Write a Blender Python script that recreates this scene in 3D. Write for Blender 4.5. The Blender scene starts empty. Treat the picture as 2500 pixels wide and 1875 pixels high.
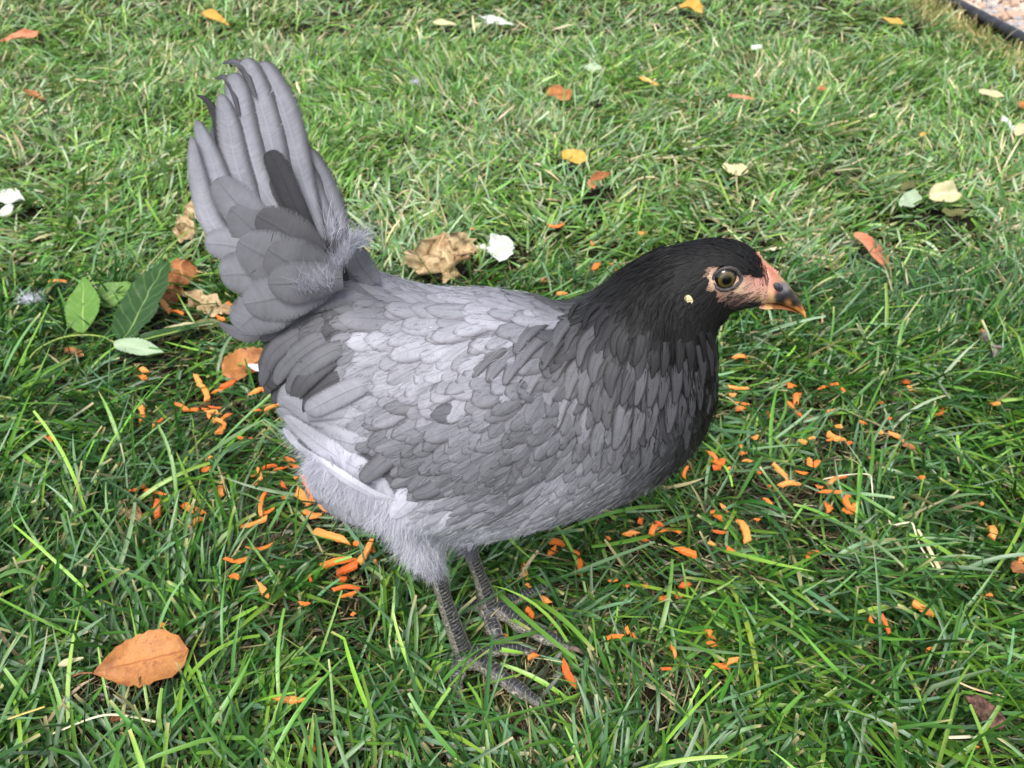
import bpy, math, random
import numpy as np
from mathutils import Vector, Matrix
from mathutils.bvhtree import BVHTree

rng = np.random.default_rng(7)
random.seed(7)
scene = bpy.context.scene
COL = scene.collection

# ------------------------------------------------------------------ camera
CAM_H, PITCH, FPX = 0.62, math.radians(38.0), 1962.0
cam_data = bpy.data.cameras.new("camera")
cam_data.sensor_width = 36.0
cam_data.lens = 36.0 * FPX / 2500.0
cam_data.clip_start = 0.01
cam_data.clip_end = 300.0
cam_data.dof.use_dof = True
cam_data.dof.focus_distance = 0.50
cam_data.dof.aperture_fstop = 15.0
cam = bpy.data.objects.new("camera", cam_data)
COL.objects.link(cam)
cam.location = (0, 0, CAM_H)
cam.rotation_euler = (math.radians(90) - PITCH, 0, 0)
scene.camera = cam

# ------------------------------------------------------------------ sky and sun
SUN_EL, SUN_AZ = math.radians(58), math.radians(-100)      # azimuth measured from +x towards +y
world = bpy.data.worlds.new("World")
scene.world = world
world.use_nodes = True
wn = world.node_tree
bg = wn.nodes["Background"]
sky = wn.nodes.new("ShaderNodeTexSky")
sky.sky_type = 'NISHITA'
sky.sun_disc = False
sky.sun_elevation = SUN_EL
sky.sun_rotation = math.radians(90) - SUN_AZ
sky.air_density = 1.0
sky.dust_density = 4.0
sky.ozone_density = 1.0
hs = wn.nodes.new("ShaderNodeHueSaturation")       # a thin white overcast over the blue
hs.inputs['Saturation'].default_value = 0.5
wn.links.new(sky.outputs[0], hs.inputs['Color'])
wn.links.new(hs.outputs[0], bg.inputs[0])
bg.inputs[1].default_value = 0.115
sun_d = bpy.data.lights.new("sun", 'SUN')
sun_d.energy = 1.5
sun_d.angle = math.radians(26)
sun_d.color = (1.0, 0.95, 0.88)
sun = bpy.data.objects.new("sun", sun_d)
COL.objects.link(sun)
sdir = Vector((math.cos(SUN_EL) * math.cos(SUN_AZ), math.cos(SUN_EL) * math.sin(SUN_AZ), math.sin(SUN_EL)))
sun.rotation_euler = sdir.to_track_quat('Z', 'Y').to_euler()
sun.location = sdir * 5
scene.view_settings.view_transform = 'Standard'
scene.view_settings.look = 'None'
scene.view_settings.gamma = 1.0
scene.view_settings.exposure = 1.08
scene.cycles.max_bounces = 8
scene.cycles.transparent_max_bounces = 24

# ------------------------------------------------------------------ helpers
_fw = np.array([0, math.cos(PITCH), -math.sin(PITCH)])
_up = np.array([0, math.sin(PITCH), math.cos(PITCH)])
_cam = np.array([0, 0, CAM_H])

def ray(px, py):
    r = np.array([(px - 1250) / FPX, 0, 0]) + _fw + _up * (-(py - 937.5) / FPX)
    return r / np.linalg.norm(r)

def at(px, py, Y):
    r = ray(px, py)
    return _cam + r * (Y / r[1])

def on(px, py, z=0.022):
    r = ray(px, py)
    return _cam + r * ((CAM_H - z) / -r[2])

def proj(p):
    q = np.asarray(p, float) - _cam
    d = q @ _fw
    return np.stack([1250 + FPX * q[..., 0] / d, 937.5 - FPX * (q @ _up) / d], -1)

def lin(c):
    c = np.asarray(c, float) / 255.0
    return np.where(c <= 0.04045, c / 12.92, ((c + 0.055) / 1.055) ** 2.4)

def tag(o, label=None, cat=None, group=None, kind=None):
    if label: o['label'] = label
    if cat: o['category'] = cat
    if group: o['group'] = group
    if kind: o['kind'] = kind
    return o

def link(name, mesh, mat=None, parent=None):
    o = bpy.data.objects.new(name, mesh)
    COL.objects.link(o)
    if mat is not None and len(mesh.materials) == 0:
        mesh.materials.append(mat)
    if parent is not None:
        o.parent = parent
        o.matrix_parent_inverse = parent_inv(parent)
    return o

_inv = {}
def parent_inv(p):
    m = Matrix.Translation(p.location)
    q = p.parent
    while q is not None:
        q = q.parent
    return (Matrix.Translation(p.location)).inverted() if p.type == 'EMPTY' else Matrix.Identity(4)

def empty(name, loc):
    o = bpy.data.objects.new(name, None)
    o.empty_display_size = 0.01
    o.location = Vector(tuple(float(v) for v in loc))
    COL.objects.link(o)
    return o

def mesh_np(name, verts, quads, smooth=True, attrs=None, mats=None):
    """verts (N,3), quads (M,4) or (M,3); attrs {name: (type, array)} on points"""
    me = bpy.data.meshes.new(name)
    verts = np.asarray(verts, np.float32)
    quads = np.asarray(quads, np.int32)
    M, k = quads.shape
    me.vertices.add(len(verts))
    me.vertices.foreach_set("co", verts.ravel())
    me.loops.add(M * k)
    me.loops.foreach_set("vertex_index", quads.ravel())
    me.polygons.add(M)
    me.polygons.foreach_set("loop_start", np.arange(0, M * k, k, dtype=np.int32))
    if smooth:
        me.polygons.foreach_set("use_smooth", np.ones(M, bool))
    me.update(calc_edges=True)
    if attrs:
        for an, (t, arr) in attrs.items():
            a = me.attributes.new(an, t, 'POINT')
            key = {'FLOAT_COLOR': 'color', 'FLOAT_VECTOR': 'vector', 'FLOAT': 'value'}[t]
            a.data.foreach_set(key, np.asarray(arr, np.float32).ravel())
    if mats:
        for m in mats: me.materials.append(m)
    return me

def grid_quads(nu, nv, off=0, wrap=False):
    """nv rows (along) of nu points (across)"""
    q = []
    for j in range(nv - 1):
        for i in range(nu if wrap else nu - 1):
            a = off + j * nu + i
            b = off + j * nu + (i + 1) % nu
            q.append((a, b, b + nu, a + nu))
    return q

def catmull(P, n):
    P = np.asarray(P, float)
    m = len(P)
    t = np.linspace(0, m - 1, n)
    out = []
    for x in t:
        i = min(int(x), m - 2); f = x - i
        p0 = P[max(i - 1, 0)]; p1 = P[i]; p2 = P[i + 1]; p3 = P[min(i + 2, m - 1)]
        out.append(0.5 * ((2 * p1) + (-p0 + p2) * f + (2 * p0 - 5 * p1 + 4 * p2 - p3) * f * f + (-p0 + 3 * p1 - 3 * p2 + p3) * f ** 3))
    return np.array(out)

def norm(v):
    v = np.asarray(v, float)
    return v / (np.linalg.norm(v, axis=-1, keepdims=True) + 1e-12)

def tube(points, radii, n=12, flat=1.0, upv=(0, 0, 1), cap=True):
    """swept tube; returns verts, quads, uv(angle 0..1 from the upv side, arc length)"""
    P = np.asarray(points, float); R = np.asarray(radii, float)
    T = norm(np.gradient(P, axis=0))
    arc = np.concatenate([[0], np.cumsum(np.linalg.norm(np.diff(P, axis=0), axis=1))])
    V, UV = [], []
    a = np.linspace(0, 2 * np.pi, n, endpoint=False)
    for i in range(len(P)):
        s = norm(np.cross(T[i], upv)); u = np.cross(s, T[i])
        V.append(P[i] + R[i] * (np.sin(a)[:, None] * s + flat * np.cos(a)[:, None] * u))
        UV.append(np.stack([np.minimum(a, 2 * np.pi - a) * np.sign(np.sin(a) + 1e-9), np.full(n, arc[i]), np.full(n, R[i])], 1))
    V = np.concatenate(V); UV = np.concatenate(UV)
    Q = grid_quads(n, len(P), 0, True)
    if cap:
        b = len(V)
        V = np.concatenate([V, [P[0]], [P[-1]]]); UV = np.concatenate([UV, [[0, arc[0], R[0]]], [[0, arc[-1], R[-1]]]])
        for i in range(n):
            Q.append((b, (i + 1) % n, i, i)); Q.append((b + 1, (len(P) - 1) * n + i, (len(P) - 1) * n + (i + 1) % n, (len(P) - 1) * n + (i + 1) % n))
    return V, Q, UV

def mesh_poly(name, V, Q, attrs=None, mats=None, smooth=True, midx=None):
    me = bpy.data.meshes.new(name)
    F = [tuple(dict.fromkeys(int(i) for i in q)) for q in Q]
    me.from_pydata([tuple(map(float, v)) for v in V], [], F)
    if smooth:
        me.polygons.foreach_set("use_smooth", np.ones(len(F), bool))
    if midx is not None:
        me.polygons.foreach_set("material_index", np.asarray(midx, np.int32))
    me.update()
    if attrs:
        for an, (t, arr) in attrs.items():
            a = me.attributes.new(an, t, 'POINT')
            key = {'FLOAT_COLOR': 'color', 'FLOAT_VECTOR': 'vector', 'FLOAT': 'value'}[t]
            a.data.foreach_set(key, np.asarray(arr, np.float32).ravel())
    if mats:
        for m in mats: me.materials.append(m)
    return me

def vnoise(P, scale, seed=0):
    """cheap smooth value noise for numpy arrays (N,k<=3) -> (N,) in -1..1"""
    P = np.atleast_2d(np.asarray(P, float)) * scale
    if P.shape[1] == 2: P = np.concatenate([P, np.zeros((len(P), 1))], 1)
    I = np.floor(P).astype(np.int64); Fr = P - I; Fr = Fr * Fr * (3 - 2 * Fr)
    def h(i):
        x = (i[:, 0] * 374761393 + i[:, 1] * 668265263 + i[:, 2] * 2147483647 + seed * 1274126177) & 0xffffffff
        x = ((x ^ (x >> 13)) * 1274126177) & 0xffffffff
        return ((x ^ (x >> 16)) & 0xffff) / 32767.5 - 1
    r = 0
    for dx in (0, 1):
        for dy in (0, 1):
            for dz in (0, 1):
                w = (Fr[:, 0] if dx else 1 - Fr[:, 0]) * (Fr[:, 1] if dy else 1 - Fr[:, 1]) * (Fr[:, 2] if dz else 1 - Fr[:, 2])
                r = r + w * h(I + np.array([dx, dy, dz]))
    return r

# ------------------------------------------------------------------ materials
class NT:
    def __init__(s, name):
        s.mat = bpy.data.materials.new(name); s.mat.use_nodes = True
        s.t = s.mat.node_tree; s.t.nodes.clear()
        s.out = s.t.nodes.new("ShaderNodeOutputMaterial")
    def n(s, typ, **kw):
        nd = s.t.nodes.new(typ)
        for k, v in kw.items(): setattr(nd, k, v)
        return nd
    def set(s, sock, v):
        if isinstance(v, bpy.types.NodeSocket): s.t.links.new(v, sock)
        elif v is not None:
            try: sock.default_value = v
            except Exception: sock.default_value = (*v, 1.0)
    def m(s, op, a, b=None, c=None, clamp=False):
        nd = s.n("ShaderNodeMath", operation=op); nd.use_clamp = clamp
        s.set(nd.inputs[0], a)
        if b is not None: s.set(nd.inputs[1], b)
        if c is not None: s.set(nd.inputs[2], c)
        return nd.outputs[0]
    def mix(s, f, a, b, blend='MIX'):
        nd = s.n("ShaderNodeMix", data_type='RGBA', blend_type=blend)
        s.set(nd.inputs[0], f); s.set(nd.inputs[6], a); s.set(nd.inputs[7], b)
        return nd.outputs[2]
    def mixf(s, f, a, b):
        nd = s.n("ShaderNodeMix", data_type='FLOAT')
        s.set(nd.inputs[0], f); s.set(nd.inputs[2], a); s.set(nd.inputs[3], b)
        return nd.outputs[0]
    def ss(s, x, lo, hi, a=0.0, b=1.0):
        nd = s.n("ShaderNodeMapRange", interpolation_type='SMOOTHSTEP')
        s.set(nd.inputs[0], x)
        nd.inputs[1].default_value = lo; nd.inputs[2].default_value = hi
        nd.inputs[3].default_value = a; nd.inputs[4].default_value = b
        return nd.outputs[0]
    def attr(s, name):
        return s.n("ShaderNodeAttribute", attribute_name=name)
    def noise(s, vec=None, scale=5.0, detail=2.0, rough=0.5, dims='3D'):
        nd = s.n("ShaderNodeTexNoise", noise_dimensions=dims)
        if vec is not None: s.set(nd.inputs['Vector'], vec)
        nd.inputs['Scale'].default_value = scale; nd.inputs['Detail'].default_value = detail; nd.inputs['Roughness'].default_value = rough
        return nd
    def xyz(s, x, y, z=0.0):
        nd = s.n("ShaderNodeCombineXYZ")
        s.set(nd.inputs[0], x); s.set(nd.inputs[1], y); s.set(nd.inputs[2], z)
        return nd.outputs[0]
    def sep(s, v):
        nd = s.n("ShaderNodeSeparateXYZ"); s.set(nd.inputs[0], v); return nd.outputs
    def bump(s, h, strength=0.3, dist=0.001):
        nd = s.n("ShaderNodeBump"); nd.inputs['Strength'].default_value = strength; nd.inputs['Distance'].default_value = dist
        s.set(nd.inputs['Height'], h); return nd.outputs[0]
    def bsdf(s, color, rough=0.6, spec=0.5, normal=None, **kw):
        nd = s.n("ShaderNodeBsdfPrincipled")
        s.set(nd.inputs['Base Color'], color); s.set(nd.inputs['Roughness'], rough)
        nd.inputs['Specular IOR Level'].default_value = spec
        if normal is not None: s.set(nd.inputs['Normal'], normal)
        for k, v in kw.items(): s.set(nd.inputs[k.replace('_', ' ')], v)
        return nd.outputs[0]
    def done(s, sh):
        s.t.links.new(sh, s.out.inputs[0]); return s.mat
    def geo(s): return s.n("ShaderNodeNewGeometry")
    def objc(s): return s.n("ShaderNodeTexCoord").outputs['Object']
    def addsh(s, f, a, b):
        nd = s.n("ShaderNodeMixShader"); s.set(nd.inputs[0], f); s.set(nd.inputs[1], a); s.set(nd.inputs[2], b); return nd.outputs[0]

def rgb(c): return (*[float(x) for x in lin(c)], 1.0)

# feathers: tone (rgb + lacing in alpha), fuv (across -1..1, along 0..1, metres), frand
def mat_feather(tail=False):
    t = NT("tail_vane" if tail else "feather_vane")
    a = t.attr("tone"); f = t.attr("fuv"); r = t.attr("frand")
    u, s, L = t.sep(f.outputs['Vector'])
    au = t.m('ABSOLUTE', u)
    q = t.m('SUBTRACT', t.m('MULTIPLY', L, 1000.0), t.m('MULTIPLY', au, 4.0))     # runs along the barbs
    barb = t.noise(t.xyz(t.m('MULTIPLY', q, 1.0), t.m('MULTIPLY', au, 0.7), t.m('MULTIPLY', r.outputs['Fac'], 91.0)), 2.1, 2.0, 0.6).outputs['Fac']
    blotch = t.noise(t.xyz(t.m('MULTIPLY', L, 60.0), u, t.m('MULTIPLY', r.outputs['Fac'], 37.0)), 1.3, 2.0).outputs['Fac']
    edge = t.m('MAXIMUM', au, t.m('MULTIPLY', t.m('SUBTRACT', s, 0.84), 6.2))
    edge2 = t.m('ADD', edge, t.m('MULTIPLY', t.m('SUBTRACT', barb, 0.5), 0.28))
    lace = t.m('MULTIPLY', t.ss(edge2, 0.45, 1.0), a.outputs['Alpha'])
    streak = t.noise(t.xyz(t.m('MULTIPLY', q, 0.55), t.m('MULTIPLY', au, 0.8), t.m('MULTIPLY', r.outputs['Fac'], 23.0)), 1.0, 3.0, 0.65).outputs['Fac']
    barb2 = t.m('ADD', t.m('MULTIPLY', barb, 0.5), t.m('MULTIPLY', streak, 0.5))
    val = t.m('ADD', t.m('MULTIPLY', t.m('SUBTRACT', barb2, 0.5), 1.0 if tail else 0.75), t.m('ADD', t.m('MULTIPLY', t.m('SUBTRACT', blotch, 0.5), 0.42), 1.0))
    c = t.mix(1.0, a.outputs['Color'], t.xyz(val, val, val), 'MULTIPLY')
    dark = t.mix(1.0, a.outputs['Color'], (0.30, 0.26, 0.26, 1), 'MULTIPLY')
    c = t.mix(lace, c, dark)
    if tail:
        overlap_shade = t.ss(u, 0.25, 1.0, 1.0, 0.5)  # shade from the overlapping feather, painted along one edge of the vane
        c = t.mix(1.0, c, t.xyz(overlap_shade, overlap_shade, overlap_shade), 'MULTIPLY')
    shaft = t.m('MULTIPLY', t.ss(au, 0.015, 0.09, 1.0, 0.0), t.ss(s, 0.55, 0.95, 0.55, 0.1))
    c = t.mix(shaft, c, t.mix(1.0, a.outputs['Color'], (1.25, 1.25, 1.25, 1) if tail else (0.62, 0.60, 0.60, 1), 'MULTIPLY'))
    h = t.m('ADD', t.m('MULTIPLY', barb, 0.5), t.m('MULTIPLY', t.ss(au, 0.0, 0.12, 1.0, 0.0), 1.0))
    nrm = t.bump(h, 0.35, 0.0004)
    b = t.bsdf(c, 0.62, 0.3, nrm)
    tr = t.n("ShaderNodeBsdfTranslucent"); t.set(tr.inputs[0], c)
    b = t.addsh(0.3 if tail else 0.15, b, tr.outputs[0])
    fine = t.noise(t.xyz(q, t.m('MULTIPLY', au, 0.5), t.m('MULTIPLY', r.outputs['Fac'], 53.0)), 5.5, 1.0, 0.5).outputs['Fac']
    fray = t.m('ADD', edge, t.m('MULTIPLY', t.m('SUBTRACT', fine, 0.5), 0.6))
    cut = t.noise(t.xyz(t.m('MULTIPLY', q, 0.42), 0.0, t.m('MULTIPLY', r.outputs['Fac'], 71.0)), 1.0, 1.0).outputs['Fac']
    fray = t.m('ADD', fray, t.m('MULTIPLY', t.m('MULTIPLY', t.ss(cut, 0.71, 0.74), t.ss(au, 0.35, 0.85)), 0.7))
    alpha = t.ss(fray, 0.80, 1.10)
    return t.done(t.addsh(alpha, b, t.n("ShaderNodeBsdfTransparent").outputs[0]))

def mat_attr(name, rough=0.7, spec=0.3, nscale=600, namp=0.35, bump=0.3, bd=0.0006, transl=0.0, sub=0.0):
    t = NT(name)
    a = t.attr("tone")
    nz = t.noise(t.objc(), nscale, 3.0, 0.6).outputs['Fac']
    v = t.m('ADD', t.m('MULTIPLY', t.m('SUBTRACT', nz, 0.5), namp * 2), 1.0)
    c = t.mix(1.0, a.outputs['Color'], t.xyz(v, v, v), 'MULTIPLY')
    kw = {}
    if sub: kw = {'Subsurface_Weight': sub, 'Subsurface_Radius': (0.004, 0.0015, 0.001)}
    b = t.bsdf(c, rough, spec, t.bump(nz, bump, bd) if bump else None, **kw)
    if transl:
        tr = t.n("ShaderNodeBsdfTranslucent"); t.set(tr.inputs[0], c)
        b = t.addsh(transl, b, tr.outputs[0])
    return t.done(b)

def mat_grass():
    t = NT("grass_blade")
    a = t.attr("tone"); f = t.attr("fuv")
    u, s, L = t.sep(f.outputs['Vector'])
    vein = t.noise(t.xyz(t.m('MULTIPLY', u, 4.5), t.m('MULTIPLY', L, 25.0), a.outputs['Alpha']), 1.0, 1.0).outputs['Fac']
    v = t.m('ADD', t.m('MULTIPLY', t.m('SUBTRACT', vein, 0.5), 0.55), 1.0)
    c = t.mix(1.0, a.outputs['Color'], t.xyz(v, v, v), 'MULTIPLY')
    rgh = t.mixf(t.noise(t.objc(), 90.0, 1.0).outputs['Fac'], 0.25, 0.48)
    b = t.bsdf(c, rgh, 0.6, t.bump(vein, 0.3, 0.0004))
    tr = t.n("ShaderNodeBsdfTranslucent"); t.set(tr.inputs[0], t.mix(1.0, c, (1.25, 1.3, 0.6, 1), 'MULTIPLY'))
    return t.done(t.addsh(0.18, b, tr.outputs[0]))

def mat_leg():
    t = NT("leg_scales")
    f = t.attr("fuv")
    ang, L, R = t.sep(f.outputs['Vector'])
    aa = t.m('ABSOLUTE', ang)
    mm = t.m('MULTIPLY', L, 1000.0)
    # big scutes across the front
    jit = t.noise(t.xyz(t.m('MULTIPLY', L, 160.0), t.m('MULTIPLY', ang, 0.9), 0.0), 1.0, 2.0).outputs['Fac']
    ph = t.m('FRACT', t.m('MULTIPLY', t.m('ADD', t.m('ADD', mm, t.m('MULTIPLY', jit, 4.5)), t.m('MULTIPLY', t.m('POWER', aa, 2.0), -1.6)), 0.27))
    gap = t.m('SUBTRACT', 1.0, t.m('MULTIPLY', t.m('ABSOLUTE', t.m('SUBTRACT', ph, 0.5)), 2.0))   # 0 in the joints
    scute = t.ss(gap, 0.03, 0.22)
    side = t.ss(aa, 0.72, 0.84)
    scute = t.m('MULTIPLY', scute, t.ss(aa, 0.66, 0.80, 1.0, 0.0))
    vor = t.n("ShaderNodeTexVoronoi", feature='DISTANCE_TO_EDGE')
    t.set(vor.inputs['Vector'], t.xyz(t.m('MULTIPLY', t.m('MULTIPLY', ang, R), 1000.0), t.m('MULTIPLY', mm, 0.8), 0.0)); vor.inputs['Scale'].default_value = 0.5
    cell = t.ss(vor.outputs['Distance'], 0.03, 0.22)
    hgt = t.mixf(side, scute, cell)
    nz = t.ss(t.noise(t.objc(), 420.0, 4.0, 0.7).outputs['Fac'], 0.35, 0.68)
    darkc = t.mix(nz, rgb((20, 21, 28)), rgb((74, 75, 80)))
    sidec = t.mix(nz, rgb((62, 62, 60)), rgb((98, 96, 88)))
    rim = t.mix(nz, rgb((112, 109, 100)), rgb((176, 172, 158)))
    c = t.mix(hgt, rim, t.mix(side, darkc, sidec))
    return t.done(t.bsdf(c, 0.42, 0.45, t.bump(hgt, 0.9, 0.0006)))

def mat_simple(name, c1, c2, scale=120, rough=0.6, spec=0.4, bump=0.3, bd=0.0006, detail=3.0, coat=0.0, transl=0.0):
    t = NT(name)
    nz = t.noise(t.objc(), scale, detail, 0.6).outputs['Fac']
    c = t.mix(t.ss(nz, 0.3, 0.7), rgb(c1), rgb(c2))
    b = t.bsdf(c, rough, spec, t.bump(nz, bump, bd))
    if transl:
        tr = t.n("ShaderNodeBsdfTranslucent"); t.set(tr.inputs[0], c)
        b = t.addsh(transl, b, tr.outputs[0])
    return t.done(b)

def mat_carrot(name, c1, c2):
    t = NT(name)
    p = t.objc()
    mp = t.n("ShaderNodeMapping"); t.set(mp.inputs[0], p); mp.inputs['Scale'].default_value = (1, 6, 6)
    nz = t.noise(mp.outputs[0], 260.0, 3.0, 0.65).outputs['Fac']
    c = t.mix(t.ss(nz, 0.3, 0.72), rgb(c1), rgb(c2))
    return t.done(t.bsdf(c, 0.38, 0.5, t.bump(nz, 0.7, 0.0005), Subsurface_Weight=0.25, Subsurface_Radius=(0.003, 0.0012, 0.0004)))

def mat_leaf(name, base, dark, vein, rough=0.5, transl=0.25, spots=0.5, veinw=0.05):
    """leaf blade with midrib and side veins from fuv (across, along, metres)"""
    t = NT(name)
    f = t.attr("fuv")
    u, s, L = t.sep(f.outputs['Vector'])
    au = t.m('ABSOLUTE', u)
    mid = t.ss(au, veinw * 0.4, veinw * 1.3, 1.0, 0.0)
    q = t.m('FRACT', t.m('MULTIPLY', t.m('SUBTRACT', s, t.m('MULTIPLY', au, 0.22)), 8.0))
    sv = t.m('MULTIPLY', t.ss(t.m('ABSOLUTE', t.m('SUBTRACT', q, 0.5)), 0.03, 0.12, 1.0, 0.0), 0.22)
    n1 = t.noise(t.objc(), 45.0, 4.0, 0.65).outputs['Fac']
    n2 = t.noise(t.objc(), 400.0, 3.0, 0.6).outputs['Fac']
    n3 = t.noise(t.objc(), 160.0, 4.0, 0.7).outputs['Fac']
    sp = t.m('MAXIMUM', t.ss(n1, 0.42, 0.68), t.m('MULTIPLY', t.ss(n3, 0.56, 0.66), 0.8))
    c = t.mix(t.m('MULTIPLY', sp, spots), rgb(base), rgb(dark))
    vv = t.m('ADD', t.m('MULTIPLY', t.m('SUBTRACT', n2, 0.5), 0.5), 1.0)
    c = t.mix(1.0, c, t.xyz(vv, vv, vv), 'MULTIPLY')
    v = t.m('MAXIMUM', mid, sv)
    c = t.mix(t.m('MULTIPLY', v, 0.8), c, rgb(vein))
    h = t.m('ADD', t.m('MULTIPLY', v, 0.8), t.m('MULTIPLY', n2, 0.5))
    b = t.bsdf(c, rough, 0.4, t.bump(h, 0.6, 0.0006))
    tr = t.n("ShaderNodeBsdfTranslucent"); t.set(tr.inputs[0], c)
    return t.done(t.addsh(transl, b, tr.outputs[0]))

M_FEATHER = mat_feather()
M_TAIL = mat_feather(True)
M_UNDER = mat_attr("under_plumage", 0.85, 0.15, 900, 0.4, 0.6, 0.001)
M_DOWN = mat_attr("down_strand", 0.6, 0.3, 300, 0.1, 0.0, transl=0.25)
M_SKIN = mat_attr("face_skin", 0.5, 0.35, 1100, 0.55, 0.9, 0.0009, sub=0.15)
M_BEAK = mat_attr("beak_horn", 0.3, 0.5, 500, 0.15, 0.2, 0.0003)
M_LEG = mat_leg()
M_GRASS = mat_grass()

# ------------------------------------------------------------------ ground
def in_gravel(x, y):
    """positive beyond the lawn edge (gravel side)"""
    return (x - EDGE0[0]) * EDN[0] + (y - EDGE0[1]) * EDN[1]

e0 = on(2300, -10, 0.03); e1 = on(2500, 100, 0.03)
EDGE0 = e0[:2]
EDD = norm(e1[:2] - e0[:2]); EDN = np.array([-EDD[1], EDD[0]])
if EDN[1] < 0: EDN = -EDN

def mat_soil():
    t = NT("lawn_soil")
    p = t.objc()
    n1 = t.noise(p, 60.0, 5.0, 0.7).outputs['Fac']
    n2 = t.noise(p, 7.0, 4.0, 0.6).outputs['Fac']
    near = t.mix(n1, rgb((16, 16, 11)), rgb((44, 42, 28)))
    far = t.mix(n2, rgb((52, 84, 38)), rgb((92, 120, 66)))
    y = t.sep(p)[1]; x = t.sep(p)[0]
    d = t.m('SQRT', t.m('ADD', t.m('MULTIPLY', x, x), t.m('MULTIPLY', y, y)))
    return t.done(t.bsdf(t.mix(t.ss(d, 3.2, 5.0), near, far), 0.95, 0.1, t.bump(n1, 0.8, 0.01)))

me = bpy.data.meshes.new("ground")
G = 120.0
nx = 60
gx = np.sign(np.linspace(-1, 1, nx)) * np.abs(np.linspace(-1, 1, nx)) ** 3 * G
X, Y = np.meshgrid(gx, gx)
Z = 0.004 * vnoise(np.stack([X.ravel(), Y.ravel()], 1), 3.0) * (np.hypot(X, Y).ravel() < 4) - 0.004
me = mesh_np("ground", np.stack([X.ravel(), Y.ravel(), Z], 1), grid_quads(nx, nx), mats=[mat_soil()])
tag(link("ground", me), kind='structure')

# ------------------------------------------------------------------ lawn
toes_px_near = [(1129, 1606), (1349, 1741), (1313, 1594), (1111, 1702)]
KEEP = []   # (point, radius, keep fraction): objects lying on the grass thin the blades rooted under them

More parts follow.
